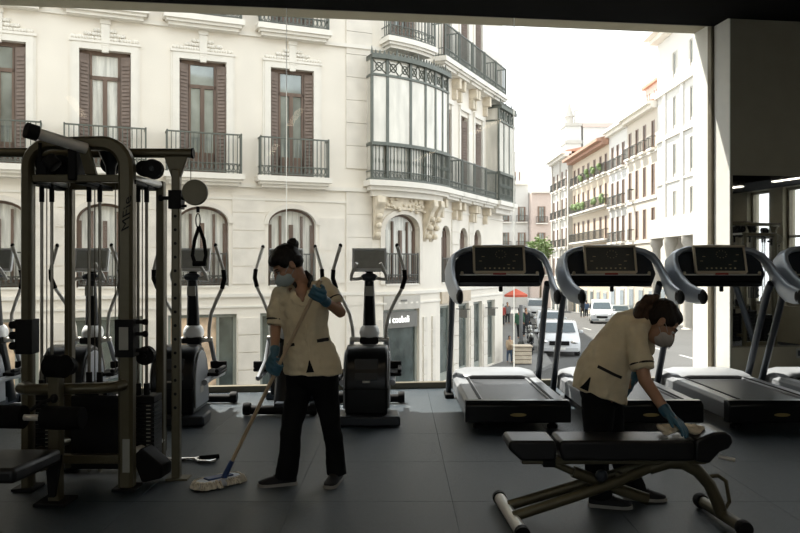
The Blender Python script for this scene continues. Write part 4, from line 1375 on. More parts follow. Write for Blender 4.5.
def make_treadmill(label, X, Y):
    t = thing('treadmill', label, 'treadmill', (X, Y, 0), 0, 'treadmills in a row at the window')
    # deck body: side profile swept across
    b = MB()
    b.prism([(-0.40, -0.96, 0.07), (-0.40, 0.92, 0.05), (-0.40, 0.92, 0.235), (-0.40, -0.96, 0.235)], (0.80, 0, 0))
    b.build('deck', M['black_matte'], t, bev=0.01)
    # side rails with slanted outer skirts
    for sg in (-1, 1):
        r = MB()
        pr = [(sg * 0.30, 0.235), (sg * 0.30, 0.268), (sg * 0.44, 0.268), (sg * 0.472, 0.235), (sg * 0.46, 0.09), (sg * 0.40, 0.09)]
        r.prism([(x, -0.93, z) for x, z in pr], (0, 1.55, 0))
        r.build('side_rail', M['hood_grey'], t, bev=0.008)
        st = MB(); st.box(sg * 0.33 - 0.012 if sg > 0 else -0.342, sg * 0.33 + 0.012 if sg > 0 else -0.318, -0.90, 0.55, 0.268, 0.274)
        st.build('grip_strip', M['black_matte'], t)
    bl_ = MB(); bl_.box(-0.295, 0.295, -0.94, 0.60, 0.235, 0.254); bl_.build('running_belt', M['belt'], t)
    # rear end cover
    c = MB()
    c.prism([(-0.475, -1.03, 0.08), (-0.475, -0.90, 0.06), (-0.475, -0.90, 0.272), (-0.475, -0.985, 0.272), (-0.475, -1.03, 0.235)], (0.95, 0, 0))
    co = c.build('end_cover', M['black_gloss'], t, bev=0.012)
    lg = MB(); lg.lathe([(0.004, 0), (0.075, 0.0), (0.07, -0.006), (0.004, -0.008)], (0, -1.028, 0), 'y', 20)
    for v in lg.v: v.z = v.z * 0.22 + 0.15
    lg.build('badge', M['gold_logo'], co)
    # feet
    for sg in (-1, 1):
        for y in (-0.85, 0.8):
            f = MB(); f.lathe([(0.05, 0), (0.05, 0.03), (0.03, 0.04), (0.03, 0.09)], (sg * 0.34, y, 0), n=12); f.build('foot', M['black_matte'], t)
    # motor hood
    h = MB()
    sec = [(-0.47, 0.10), (-0.47, 0.25), (-0.43, 0.305), (-0.3, 0.335), (0.3, 0.335), (0.43, 0.305), (0.47, 0.25), (0.47, 0.10)]
    rings = []
    for y, k, dz in ((0.50, 0.90, -0.045), (0.56, 1.0, -0.02), (0.75, 1.0, 0.0), (0.92, 0.98, -0.005), (0.98, 0.92, -0.06)):
        rings.append([V((x * k, y, z + dz if z > 0.2 else z)) for x, z in sec])
    h.loft(rings); h.build('motor_hood', M['hood_grey'], t, smooth=50, bev=0.006)
    hl = MB(); hl.box(-0.42, 0.42, 0.487, 0.503, 0.245, 0.268); hl.build('hood_lip', M['black_matte'], t)
    # uprights
    for sg in (-1, 1):
        u = MB()
        pth = [V((sg * 0.505, 0.90, 0.0)), V((sg * 0.505, 0.86, 0.10)), V((sg * 0.50, 0.32, 1.20)), V((sg * 0.50, 0.24, 1.30))]
        u.tube(pth, 0.046, 12, flat=(1.05, 0.72), up=(0, 1, 0.3))
        uo = u.build('upright', M['grey_dark'], t)
        p = MB(); p.box(sg * 0.505 - 0.05, sg * 0.505 + 0.05, 0.70, 1.0, 0.0, 0.05); p.build('upright_foot', M['black_matte'], uo, bev=0.01)
    # handrail band sweeping round the console
    half = [(-0.476, -0.42, 1.185), (-0.485, -0.30, 1.19), (-0.50, -0.12, 1.215), (-0.52, 0.06, 1.28), (-0.532, 0.22, 1.38), (-0.525, 0.33, 1.48),
            (-0.49, 0.41, 1.57), (-0.41, 0.465, 1.632), (-0.30, 0.495, 1.668), (-0.15, 0.51, 1.685)]
    pts = [V(p) for p in half] + [V((0, 0.512, 1.69))] + [V((-x, y, z)) for x, y, z in reversed(half)]
    band = MB()
    rings = []
    for i, p in enumerate(pts):
        a = pts[max(0, i - 1)]; c_ = pts[min(len(pts) - 1, i + 1)]
        tg = (c_ - a).normalized()
        d_ = min(i, len(pts) - 1 - i)
        bx = p - V((0, p.y, 1.19))
        bx = (bx - tg * bx.dot(tg)).normalized()
        ax = tg.cross(bx)
        wa = (0.072, 0.084, 0.098, 0.110, 0.114, 0.108, 0.096, 0.082, 0.072, 0.066, 0.064)[d_]
        wb = 0.030
        rings.append([p + ax * (wa * math.copysign(abs(math.cos(q)) ** 0.6, math.cos(q))) + bx * (wb * math.copysign(abs(math.sin(q)) ** 0.6, math.sin(q))) for q in [2 * PI * k / 16 for k in range(16)]])
    band.loft(rings)
    bo = band.build('handrail', M['grey_shell'], t, smooth=50)
    for sg in (-1, 1):
        e = MB(); e.limb([(sg * 0.476, -0.40, 1.185), (sg * 0.476, -0.445, 1.18)], [0.076, 0.068], 14)
        for v in e.v: v.x = sg * 0.476 + (v.x - sg * 0.476) * 0.46
        e.build('grip_cap', M['black_matte'], bo)
    # dark console panel inside the band
    arc = [(-0.455, 0.36, 1.28), (-0.50, 0.37, 1.40), (-0.475, 0.42, 1.53), (-0.40, 0.465, 1.605), (-0.28, 0.50, 1.645), (0, 0.515, 1.665)]
    front = [V(p) for p in arc] + [V((-x, y, z)) for x, y, z in reversed(arc[:-1])]
    cp = MB(); cp.prism(front, (0, 0.07, -0.01)); cp.build('console_panel', M['grey_dark'], t, smooth=40)
    br = MB(); br.box(-0.44, 0.44, 0.29, 0.42, 1.265, 1.33); bro = br.build('cross_bar', M['black_gloss'], t, bev=0.02)
    tr_ = MB(); tr_.box(-0.42, 0.42, 0.28, 0.34, 1.385, 1.40); tr_.build('tray_edge', M['silver'], t, bev=0.004)
    ty = MB(); ty.box(-0.42, 0.42, 0.30, 0.42, 1.33, 1.385); ty.build('tray', M['black_matte'], t)
    sk_ = MB(); sk_.box(-0.07, 0.07, 0.272, 0.285, 1.392, 1.412); sk_.build('safety_key', M['red_plastic'], t, bev=0.004)
    dn = MB(); dn.lathe([(0.015, 1.21), (0.022, 1.22), (0.022, 1.27)], (0.02, 0.34, 0), n=10); dn.build('key_clip', M['black_matte'], t)
    for sg in (-1, 1):
        kb = MB(); kb.ell((sg * 0.40, 0.275, 1.41), (0.018, 0.018, 0.022), nu=10, nv=8); kb.build('button', M['bezel'], t)
    # tilted screen
    R = Matrix.Rotation(math.radians(-16), 3, 'X')
    c0 = V((0, 0.335, 1.555))
    fr_ = MB()
    for cx, cz, sx, sz in ((0, 0.145, 0.56, 0.024), (0, -0.145, 0.53, 0.030), (-0.268, 0, 0.024, 0.29), (0.268, 0, 0.024, 0.29)):
        fr_.obox(c0 + R @ V((cx, 0, cz)), (sx, 0.035, sz), R)
    so_ = fr_.build('screen_frame', M['bezel'], t, bev=0.004)
    s_ = MB(); s_.obox(c0 + R @ V((0, 0.006, 0)), (0.53, 0.03, 0.28), R); s_.build('display', M['screen'], so_)
    ic = MB()
    for k in range(7):
        ic.obox(c0 + R @ V((-0.15 + k * 0.05, -0.011, -0.10)), (0.016, 0.004, 0.014), R)
    for k in range(10):
        q = 2 * PI * k / 10
        ic.obox(c0 + R @ V((0.02 + 0.055 * math.cos(q), -0.011, 0.055 + 0.04 * math.sin(q))), (0.008, 0.004, 0.006), R)
    for dx, dz in ((-0.17, 0.03), (-0.2, -0.02), (0.16, -0.02), (0.19, 0.05), (0.1, -0.06)):
        ic.obox(c0 + R @ V((dx, -0.011, dz)), (0.03, 0.004, 0.006), R)
    tag(ic.build('display_icons', M['icon'], so_, smooth=0), kind='stuff')
    bk = MB(); bk.obox(c0 + R @ V((0, 0.05, -0.02)), (0.44, 0.10, 0.22), R); bk.build('screen_back', M['black_matte'], so_, bev=0.02)
    return t

tm = make_treadmill('leftmost treadmill, standing empty by the window left of the bending cleaner', 1.06, 8.0)
for lb, X in (('treadmill directly behind the bending cleaner, second from the left', 2.25),
              ('treadmill beside the right window jamb, third from the left', 3.425),
              ('treadmill cut off by the right picture edge, in front of the mirror', 4.60)):
    o = copy_tree(tm)
    o.location = (X, 8.0, 0); o['label'] = lb

# ---------------------------------------------------------------- ellipticals (mast at the origin, user faces +y)
def make_elliptical(label, X, Y, rz=0.0):
    t = thing('elliptical_trainer', label, 'elliptical', (X, Y, 0), rz, 'elliptical trainers in a row at the window')
    # rear base plate and spine
    b = MB(); b.prism([(-0.32, -0.82, 0.0), (0.32, -0.82, 0.0), (0.30, -0.46, 0.0), (-0.30, -0.46, 0.0)], (0, 0, 0.095)); b.build('rear_base', M['grey_dark'], t, bev=0.02)
    b = MB(); b.box(-0.06, 0.06, -0.5, 0.45, 0.03, 0.12); b.build('spine', M['grey_dark'], t, bev=0.01)
    b = MB(); b.tube([(-0.36, 0.42, 0.055), (0.36, 0.42, 0.055)], 0.045, 12); fo = b.build('front_stabiliser', M['black_matte'], t)
    for sg in (-1, 1):
        q = MB(); q.lathe([(0.02, -0.035), (0.06, -0.035), (0.065, 0), (0.06, 0.035), (0.02, 0.035)], (sg * 0.33, 0.42, 0.066), 'x', 14); q.build('wheel', M['black_matte'], fo)
    # drive shroud
    prof = [(-0.74, 0.095), (-0.765, 0.34), (-0.745, 0.50), (-0.68, 0.63), (-0.58, 0.705), (-0.46, 0.725), (-0.34, 0.69), (-0.25, 0.60), (-0.19, 0.45), (-0.17, 0.095)]
    s_ = MB(); s_.prism([(-0.20, y, z) for y, z in prof], (0.40, 0, 0)); so_ = s_.build('drive_shroud', M['black_gloss'], t, smooth=50, bev=0.025, seg=3)
    ins = MB(); ins.add([(-0.11, -0.772 + 0.0, 0.42), (0.11, -0.772, 0.42), (0.11, -0.70, 0.615), (-0.11, -0.70, 0.615), (-0.11, -0.74, 0.42), (0.11, -0.74, 0.42), (0.11, -0.66, 0.60), (-0.11, -0.66, 0.60)],
                        [(0, 1, 2, 3), (0, 4, 5, 1), (1, 5, 6, 2), (2, 6, 7, 3), (3, 7, 4, 0)])
    ins.build('rear_panel', M['grey_dark'], so_, bev=0.008)
    bd = MB(); bd.box(-0.035, 0.035, -0.782, -0.755, 0.40, 0.415); bd.build('badge', M['silver'], so_)
    sm = MB(); sm.box(-0.205, 0.205, -0.772, -0.75, 0.335, 0.343); sm.build('seam', M['black_matte'], so_)
    for sg in (-1, 1):
        pl_ = MB()
        sc_ = [(y * 0.84 - 0.075, 0.40 + (z - 0.40) * 0.84) for y, z in prof]
        pl_.prism([(sg * 0.200, y, z) for y, z in sc_], (sg * 0.018, 0, 0))
        po = pl_.build('side_cover', M['grey_light'], so_, bev=0.006)
        lg = MB(); lg.box(min(sg * 0.217, sg * 0.222), max(sg * 0.217, sg * 0.222), -0.56, -0.44, 0.27, 0.33); lg.build('logo', M['silver'], so_)
    # pedals on long arms
    for sg, dz, dy in ((-1, 0.0, 0.0), (1, 0.10, -0.12)):
        a = MB(); a.tube([(sg * 0.245, -0.50, 0.36), (sg * 0.245, -0.1 + dy, 0.27 + dz), (sg * 0.245, 0.28, 0.30 + dz * 0.5)], 0.028, 10); ao = a.build('pedal_arm', M['grey_light'], t)
        p = MB()
        p.box(sg * 0.245 - 0.085, sg * 0.245 + 0.085, -0.16 + dy, 0.22 + dy, 0.29 + dz, 0.325 + dz)
        p.box(sg * 0.245 - 0.085, sg * 0.245 + 0.085, 0.19 + dy, 0.22 + dy, 0.325 + dz, 0.40 + dz)
        p.box(sg * 0.245 + sg * 0.065 - 0.02, sg * 0.245 + sg * 0.065 + 0.02, -0.16 + dy, 0.19 + dy, 0.325 + dz, 0.36 + dz)
        p.build('pedal', M['black_matte'], ao, bev=0.012)
    # mast
    m_ = MB()
    m_.tube([(0, 0.22, 0.08), (0, 0.12, 0.45), (0, 0.02, 0.80), (0, -0.02, 1.36)], [0.10, 0.085, 0.07, 0.048], 14, flat=(1.0, 1.0)); mo = m_.build('mast', M['black_gloss'], t)
    lb_ = MB(); lb_.box(-0.042, 0.042, -0.072, -0.05, 1.18, 1.28); lb_.build('label', M['label_grey'], mo)
    dm = MB(); dm.ell((0, 0.03, 0.80), (0.105, 0.13, 0.10), nu=20, nv=12); dmo = dm.build('pivot_cover', M['dome_grey'], t)
    bk = MB(); bk.box(-0.095, 0.095, -0.09, 0.12, 0.69, 0.76); bk.build('pivot_block', M['black_matte'], t, bev=0.015)
    ax = MB(); ax.tube([(-0.20, 0.0, 0.73), (0.20, 0.0, 0.73)], 0.026, 12); ax.build('axle', M['silver'], t)
    for sg, ph in ((-1, 0.03), (1, -0.03)):
        hp = [(sg * 0.165, 0.0 + ph * 0.2, 0.73), (sg * 0.175, -0.01 + ph * 0.5, 0.86), (sg * 0.205, -0.04 + ph, 1.0), (sg * 0.27, -0.08 + ph, 1.14), (sg * 0.335, -0.12 + ph, 1.26), (sg * 0.365, -0.15 + ph, 1.36),
              (sg * 0.358, -0.17 + ph, 1.45), (sg * 0.325, -0.18 + ph, 1.56), (sg * 0.285, -0.19 + ph, 1.69)]
        h = MB(); h.tube(hp, 0.018, 10); ho = h.build('moving_handle', M['silver'], t)
        g_ = MB(); g_.tube([V(p) for p in hp[4:7]] , 0.023, 10); g_.build('grip', M['foam'], ho)
        k = MB(); k.ell(hp[-1], (0.019, 0.019, 0.024), nu=10, nv=8); k.build('end_cap', M['black_matte'], ho)
        lo_ = MB(); lo_.tube([(sg * 0.178, 0.0, 0.73), (sg * 0.20, 0.10, 0.5), (sg * 0.245, 0.28, 0.30 + (0.05 if sg > 0 else 0))], 0.024, 10); lo_.build('lower_link', M['grey_light'], ho)
    # console neck, fixed handles and console
    n_ = MB(); n_.ell((0, -0.03, 1.37), (0.09, 0.06, 0.045), nu=16, nv=8); n_.build('console_neck', M['grey_dark'], t)
    for sg in (-1, 1):
        f = MB(); f.tube([(sg * 0.04, -0.03, 1.365), (sg * 0.13, -0.08, 1.352), (sg * 0.178, -0.13, 1.35), (sg * 0.172, -0.17, 1.40), (sg * 0.118, -0.22, 1.515)], 0.017, 10); fo_ = f.build('fixed_handle', M['silver'], t)
    R = Matrix.Rotation(math.radians(-14), 3, 'X')
    c0 = V((0, 0.0, 1.545))
    cf = MB()
    for cx, cz, sx, sz in ((0, 0.112, 0.35, 0.022), (0, -0.105, 0.35, 0.03), (-0.166, 0, 0.022, 0.22), (0.166, 0, 0.022, 0.22)):
        cf.obox(c0 + R @ V((cx, 0, cz)), (sx, 0.04, sz), R)
    co = cf.build('console_frame', M['dome_grey'], t, bev=0.004)
    sc_ = MB(); sc_.obox(c0 + R @ V((0, 0.008, 0)), (0.32, 0.03, 0.21), R); sc_.build('display', M['screen_grey'], co)
    bk = MB(); bk.obox(c0 + R @ V((0, 0.05, -0.03)), (0.26, 0.07, 0.16), R); bk.build('console_back', M['grey_dark'], co, bev=0.02)
    st = MB(); st.tube([(0, -0.01, 1.39), (0, 0.04, 1.47)], 0.04, 10); st.build('console_stem', M['black_matte'], t)
    return t

el = make_elliptical('elliptical trainer right of the standing cleaner, nearest to the treadmills', -0.315, 8.0)
for lb, X, Y, rz in (('elliptical trainer behind the standing cleaner, turned the other way round', -1.19, 8.15, PI),
                     ('elliptical trainer just right of the cable machine', -2.13, 8.0, 0),
                     ('elliptical trainer seen through the rods of the cable machine', -3.17, 8.0, 0),
                     ('elliptical trainer cut off by the left picture edge', -4.16, 8.0, 0)):
    o = copy_tree(el)
    o.location = (X, Y, 0); o.rotation_euler = (0, 0, rz); o['label'] = lb

# ---------------------------------------------------------------- cable machine (left foreground)
cm = thing('cable_machine', 'dark metal cable machine with weight stacks and pulleys in the left foreground', 'cable machine', (-2.1, 5.45, 0), world=True)
MT = M['gunmetal']
FRX, FRY = -1.82, 5.19
FLX, FLY = -2.48, 5.19
BRX, BRY = -1.745, 5.68
BLX, BLY = -2.41, 5.68
def up(m_, x, y, z0, z1, wx_=0.05, wy_=0.05): m_.box(x - wx_, x + wx_, y - wy_, y + wy_, z0, z1)
# front arch: two wide uprights joined by rounded shoulders
ar = MB()
r = 0.16
zt_ = 2.30
pa = [(FLX, FLY, 0.0), (FLX, FLY, zt_ - r)]
for k in range(1, 7):
    a = PI / 2 * k / 6
    pa.append((FLX + r * (1 - math.cos(a)), FLY, zt_ - r + r * math.sin(a)))
for k in range(0, 7):
    a = PI / 2 * (1 - k / 6)
    pa.append((FRX - r * (1 - math.cos(a)), FRY, zt_ - r + r * math.sin(a)))
pa.append((FRX, FRY, 0.0))
rings = []
P_ = [V(p) for p in pa]
for i, p in enumerate(P_):
    tg = (P_[min(i + 1, len(P_) - 1)] - P_[max(i - 1, 0)]).normalized()
    ay = V((0, 1, 0)); ax = tg.cross(ay)
    wq = 0.034 + 0.015 * min(1.0, max(0.0, (p.x - FLX) / (FRX - FLX)))
    rings.append([p + ax * a * wq + ay * b * 0.052 for a, b in ((-1, -0.6), (-0.6, -1), (0.6, -1), (1, -0.6), (1, 0.6), (0.6, 1), (-0.6, 1), (-1, 0.6))])
ar.loft(rings); ar.build('front_arch', MT, cm, smooth=40)
for x, y, nm in ((BRX, BRY, 0), (BLX, BLY, 1)):
    q = MB(); up(q, x, y, 0, 2.10, 0.028, 0.035); q.build('rear_upright', MT, cm, bev=0.008)
q = MB()
q.tube([(FRX + 0.01, FRY + 0.04, 2.075), (BRX, BRY, 2.075)], 0.026, 10); q.build('top_side_rail', M['silver'], cm)
q = MB(); q.tube([(FLX, FLY + 0.04, 2.075), (BLX, BLY, 2.075)], 0.026, 10)
q.build('top_side_rail', M['silver'], cm)
q = MB(); q.box(FLX + 0.04, FRX - 0.04, FRY - 0.03, FRY + 0.03, 2.04, 2.09); q.build('top_crossbar', MT, cm, bev=0.006)
q = MB(); q.box(BLX, BRX, BRY - 0.03, BRY + 0.03, 2.04, 2.10); q.build('top_crossbar', MT, cm, bev=0.006)
for x in (-2.465, -2.13, -1.805):
    q = MB(); q.box(x - 0.04, x + 0.04, FRY, BRY, 2.03, 2.06); q.build('rod_carrier', M['black_matte'], cm, bev=0.006)
q = MB(); q.tube([(FRX + 0.01, FRY + 0.04, 0.22), (BRX, BRY, 0.215)], 0.03, 12); q.build('lower_side_rail', M['silver'], cm)
q = MB(); q.tube([(FLX, FLY + 0.04, 0.22), (BLX, BLY, 0.215)], 0.03, 12); q.build('lower_side_rail', MT, cm)
q = MB(); q.box(FLX, FRX, FRY - 0.03, FRY + 0.03, 0.17, 0.23); q.build('lower_crossbar', MT, cm, bev=0.006)
q = MB(); q.box(BLX, BRX, BRY - 0.03, BRY + 0.03, 0.02, 0.10); q.build('lower_crossbar', MT, cm, bev=0.006)
for x, y in ((FRX, FRY), (FLX, FLY), (BRX, BRY), (BLX, BLY)):
    q = MB(); q.box(x - 0.075, x + 0.075, y - 0.085, y + 0.085, 0.0, 0.018); q.build('foot_plate', M['black_matte'], cm, bev=0.004)
q = MB(); q.box(FRX - 0.012, FRX + 0.034, FRY - 0.056, FRY - 0.050, 0.12, 0.34); q.build('warning_label', M['label_grey'], cm)
# lettering running up the front upright
me = text_mesh('MFie', 0.08, 0.002)
for v in me.vertices:
    x, y = v.co.x, v.co.y
    v.co = V((FRX + 0.016 - y * 0.9 + 0.12 * x, FRY - 0.0535 - v.co.z, 1.83 + x * 1.45 - y * 0.5)) - ORG[cm.name]
link('lettering', me, M['black_matte'], cm, smooth=0)
# front guard rail, rounded
q = MB(); q.tube([(FLX, FLY, 0.69), (FLX + 0.02, FLY - 0.14, 0.69), (FLX + 0.10, FLY - 0.20, 0.69), (FRX - 0.12, FRY - 0.20, 0.70), (FRX - 0.03, FRY - 0.15, 0.70), (FRX, FRY, 0.70)], 0.036, 12)
q.build('guard_rail', MT, cm)
# three weight stacks with guide rods
def stack(x0, x1, y0, y1, n, base, rods, pull):
    for k in range(n):
        z = base + k * 0.027
        q = MB(); q.box(x0, x1, y0, y1, z, z + 0.0235); po = q.build('weight_plate', M['black_gloss'], cm)
        if k % 1 == 0:
            q = MB(); q.box(x1 - 0.055, x1 - 0.025, y0 - 0.002, y0, z + 0.008, z + 0.016); q.build('weight_number', M['label_grey'], po)
    q = MB(); q.box(x0, x1, y0, y1, base + n * 0.027, base + n * 0.027 + 0.05); q.build('top_plate', M['black_matte'], cm, bev=0.006)
    for rx, ry in rods:
        q = MB(); q.tube([(rx, ry, 0.05), (rx, ry, 2.06)], 0.0115, 8); ro = q.build('guide_rod', M['rod_steel'], cm)
        q = MB(); q.tube([(rx, ry, 1.93), (rx, ry, 2.05)], 0.018, 8); q.build('rod_sleeve', M['black_matte'], ro)
        q = MB(); q.tube([(rx, ry, base + n * 0.027 + 0.05), (rx, ry, base + n * 0.027 + 0.13)], 0.022, 8); q.build('rod_bush', M['black_matte'], ro)
    q = MB(); q.tube([(pull[0], pull[1], base + n * 0.027 + 0.05), (pull[0], pull[1], 2.05)], 0.004, 5); q.build('cable', M['steel_cable'], cm)
stack(-2.55, -2.38, 5.34, 5.52, 17, 0.10, ((-2.50, 5.43), (-2.43, 5.43)), (-2.465, 5.43))
stack(-2.24, -2.02, 5.36, 5.54, 19, 0.10, ((-2.17, 5.43), (-2.095, 5.43)), (-2.13, 5.43))
stack(-1.89, -1.70, 5.38, 5.56, 16, 0.10, ((-1.835, 5.45), (-1.775, 5.45)), (-1.805, 5.45))
q = MB(); q.box(-2.24, -1.90, 5.29, 5.32, 0.10, 0.60); q.build('stack_cover', M['black_matte'], cm, bev=0.01)
# loose cables
for x in (-2.27, -1.95, -1.90):
    q = MB(); q.tube([(x, 5.33, 0.75), (x, 5.33, 2.05)], 0.0035, 5); q.build('cable', M['steel_cable'], cm)
# pulleys
def pulley(x, y, z, r_, w_=0.03, ax='y', m_='black_matte'):
    q = MB(); q.lathe([(0.01, -w_), (r_, -w_), (r_ * 0.9, 0), (r_, w_), (0.01, w_)], (x, y, z), ax, 22); o = q.build('pulley', M[m_], cm)
    q = MB(); q.lathe([(0.005, -w_ - 0.01), (0.016, -w_ - 0.01), (0.016, w_ + 0.01), (0.005, w_ + 0.01)], (x, y, z), ax, 10); q.build('pulley_bolt', M['black_gloss'], o)
pulley(-2.27, 5.30, 0.80, 0.065); pulley(-1.77, 5.42, 0.86, 0.065)
pulley(-1.70, 5.36, 2.15, 0.068); pulley(-1.78, 5.42, 2.16, 0.055); pulley(-2.33, 5.36, 2.17, 0.075); pulley(-2.22, 5.38, 2.18, 0.06); pulley(-2.0, 5.4, 2.19, 0.07)
# top fittings between the shoulders
q = MB(); q.tube([(-2.34, 5.16, 2.20), (-2.28, 5.16, 2.14)], 0.05, 14); q.box(-2.20, -2.14, 5.14, 5.30, 2.05, 2.26); q.box(-2.44, -2.36, 5.2, 5.34, 2.06, 2.22)
q.build('pulley_bracket', M['black_matte'], cm, bev=0.01)
q = MB(); q.lathe([(0.03, 2.10), (0.035, 2.16), (0.085, 2.27), (0.09, 2.285), (0.0, 2.29)], (-1.97, 5.3, 0), n=18); q.build('swivel_cup', M['black_gloss'], cm)
# silver chin bar with a black end
a, b = W(34, 132, 4.85), W(86, 148, 5.08)
q = MB(); q.tube([a, b], 0.036, 16); co = q.build('chin_bar', M['silver'], cm)
d = (a - b).normalized()
q = MB(); q.tube([a - d * 0.02, a + d * 0.05], 0.05, 16); q.build('bar_end', M['black_matte'], co)
q = MB(); q.prism([b + V((-0.05, -0.02, 0.02)), b + V((0.02, -0.02, 0.01)), W(96, 174, 5.10), W(85, 174, 5.10)], (0, 0.04, 0)); q.build('bar_gusset', MT, cm, bev=0.005)
q = MB(); q.tube([W(40, 142, 5.1), W(40, 160, 5.14)], 0.012, 8); q.build('bar_hook', M['black_matte'], co)
# long overhead beam and the cable column on its right end
BY = 5.43
zbm = 2.27
q = MB(); q.tube([(-3.6, BY, zbm + 0.01), (W(192, 152, BY).x, BY, zbm)], 0.033, 14); bo = q.build('overhead_beam', MT, cm)
xe = W(192, 152, BY).x
q = MB(); q.tube([(xe, BY, zbm), (xe + 0.012, BY, zbm)], 0.037, 14); q.build('beam_cap', M['black_matte'], bo)
CX = -1.56
q = MB(); q.box(CX - 0.029, CX + 0.029, BY - 0.03, BY + 0.03, 0.0, 2.16); q.build('cable_column', MT, cm, bev=0.008)
q = MB()
for k in range(16): q.lathe([(0.002, 0), (0.011, 0), (0.011, 0.002), (0.002, 0.002)], (CX, BY - 0.0325, 0.5 + k * 0.095), 'y', 10)
q.build('column_holes', M['black_matte'], cm)
q = MB(); q.prism([(CX - 0.085, BY - 0.02, 2.25), (CX + 0.085, BY - 0.02, 2.25), (CX + 0.03, BY - 0.02, 2.10), (CX - 0.03, BY - 0.02, 2.10)], (0, 0.04, 0)); q.build('column_bracket', MT, cm, bev=0.006)
q = MB(); q.box(CX - 0.06, CX + 0.09, BY - 0.06, BY + 0.06, 0.0, 0.012); q.build('column_base', MT, cm)
q = MB(); q.box(CX - 0.045, CX + 0.045, BY - 0.05, BY + 0.05, 1.88, 2.01); q.tube([(CX - 0.10, BY - 0.03, 1.955), (CX + 0.12, BY - 0.03, 1.955)], 0.014, 8); q.tube([(CX + 0.0, BY - 0.03, 1.90), (CX + 0.08, BY - 0.03, 1.90)], 0.01, 8)
cr = q.build('carriage', M['black_matte'], cm, bev=0.006)
q = MB(); q.ell((CX - 0.10, BY - 0.03, 1.955), (0.02, 0.02, 0.024), nu=10, nv=8); q.build('pin_knob', M['black_matte'], cr)
dp = W(195, 192, 5.38)
q = MB(); q.lathe([(0.005, -0.02), (0.084, -0.02), (0.09, -0.01), (0.09, 0.01), (0.084, 0.02), (0.005, 0.02)], dp, 'y', 30); do = q.build('pulley_housing', MT, cm)
q = MB(); q.tube([(CX + 0.10, BY, 2.22), (CX + 0.10, BY, 2.0)], 0.003, 5); q.tube([(CX - 0.07, BY, 0.2), (CX - 0.07, BY, 1.95)], 0.003, 5); q.build('cable', M['steel_cable'], cm)
# clip and black stirrup grip hanging from the pulley
hy = 5.38
q = MB(); q.tube([W(198, 206, hy), W(198, 212, hy)], 0.012, 8)
q.tube([W(198 + 2.2 * math.sin(a), 220 - 7 * math.cos(a), hy) for a in [2 * PI * k / 12 for k in range(12)]], 0.004, 6, closed=True, up=(0, 1, 0)); q.build('snap_hook', M['black_matte'], cm)
q = MB(); q.tube([W(199, 226, hy), W(194.5, 240, hy), W(192.5, 255, hy), W(195, 263, hy)], 0.013, 10); q.tube([W(199, 226, hy), W(204, 240, hy), W(206, 255, hy), W(204, 263, hy)], 0.013, 10)
q.tube([W(193, 263, hy), W(206, 263, hy)], 0.019, 12); q.build('stirrup_grip', M['foam'], cm)
# adjusters on the uprights
q = MB(); q.box(FLX - 0.062, FLX + 0.05, FLY - 0.06, FLY + 0.06, 0.90, 1.13)
for z in (0.95, 1.02, 1.09): q.lathe([(0.005, -0.04), (0.026, -0.03), (0.026, 0.02), (0.01, 0.03)], (FLX - 0.09, FLY, z), 'x', 12)
q.build('height_adjuster', M['black_matte'], cm, bev=0.008)
q = MB(); q.box(FRX - 0.062, FRX + 0.062, FRY - 0.066, FRY + 0.066, 0.88, 1.13)
for z in (0.92, 1.03, 1.11):
    q.tube([(FRX + 0.05, FRY, z), (FRX + 0.115, FRY, z)], 0.014, 8); q.ell((FRX + 0.12, FRY, z), (0.022, 0.02, 0.022), nu=10, nv=8)
q.build('height_adjuster', M['black_matte'], cm, bev=0.006)
q = MB(); q.box(FRX - 0.03, FRX + 0.03, FRY - 0.07, FRY - 0.066, 0.93, 1.08); q.build('adjuster_label', M['label_grey'], cm)
# foot rest wedge and cable loops at the column foot
q = MB(); q.prism([(-1.80, 5.22, 0.20), (-1.74, 5.22, 0.26), (-1.62, 5.30, 0.12), (-1.63, 5.32, 0.03), (-1.74, 5.24, 0.02)], (0.02, 0.16, 0.0)); q.build('foot_rest', M['black_matte'], cm, bev=0.012)
q = MB(); q.tube([W(152, 450, 5.5), W(158, 457, 5.45), (-1.62, 5.44, 0.14), (-1.58, 5.45, 0.10)], 0.004, 6); q.tube([W(155, 449, 5.5), W(161, 455, 5.45), (-1.60, 5.46, 0.13)], 0.004, 6); q.build('cable_loop', M['silver'], cm)
# left side column of the same crossover, out at the picture edge
q = MB(); q.box(-3.55, -3.49, BY - 0.03, BY + 0.03, 0, 2.25); q.build('cable_column', MT, cm, bev=0.008)
q = MB(); q.box(-3.62, -3.42, BY - 0.08, BY + 0.08, 0, 0.012); q.build('column_base', M['silver'], cm)
cm2 = copy_tree(cm)
cm2.location = (7.75, 5.35, 0)
cm2['label'] = 'second cable machine, seen only as a reflection in the wall mirror'
cm['group'] = cm2['group'] = 'cable machines'
# leg station in front of it
def roll(a, b, r_, nm='foam_roll'):
    q = MB(); q.tube([V(a), V(a).lerp(V(b), 0.03), V(a).lerp(V(b), 0.97), V(b)], [r_ * 0.86, r_, r_, r_ * 0.86], 18); return q.build(nm, M['foam'], ls)
ls = thing('leg_station', 'black padded leg station with foam rolls and low seat at the bottom left', 'leg machine', (-2.16, 4.85, 0), world=True)
PX, PY = W(56, 495, 4.88).x, 4.88
q = MB(); q.box(PX - 0.036, PX + 0.036, PY - 0.04, PY + 0.04, 0.0, 0.92); q.build('post', MT, ls, bev=0.008)
q = MB(); q.box(PX - 0.10, PX + 0.10, PY - 0.10, PY + 0.10, 0.0, 0.02); q.build('foot_plate', M['black_matte'], ls, bev=0.004)
roll((PX + 0.02 - 0.055, PY - 0.02, 0.86), (PX + 0.02 + 0.065, PY - 0.06, 0.86), 0.072)
za = W(0, 417, 4.75).z
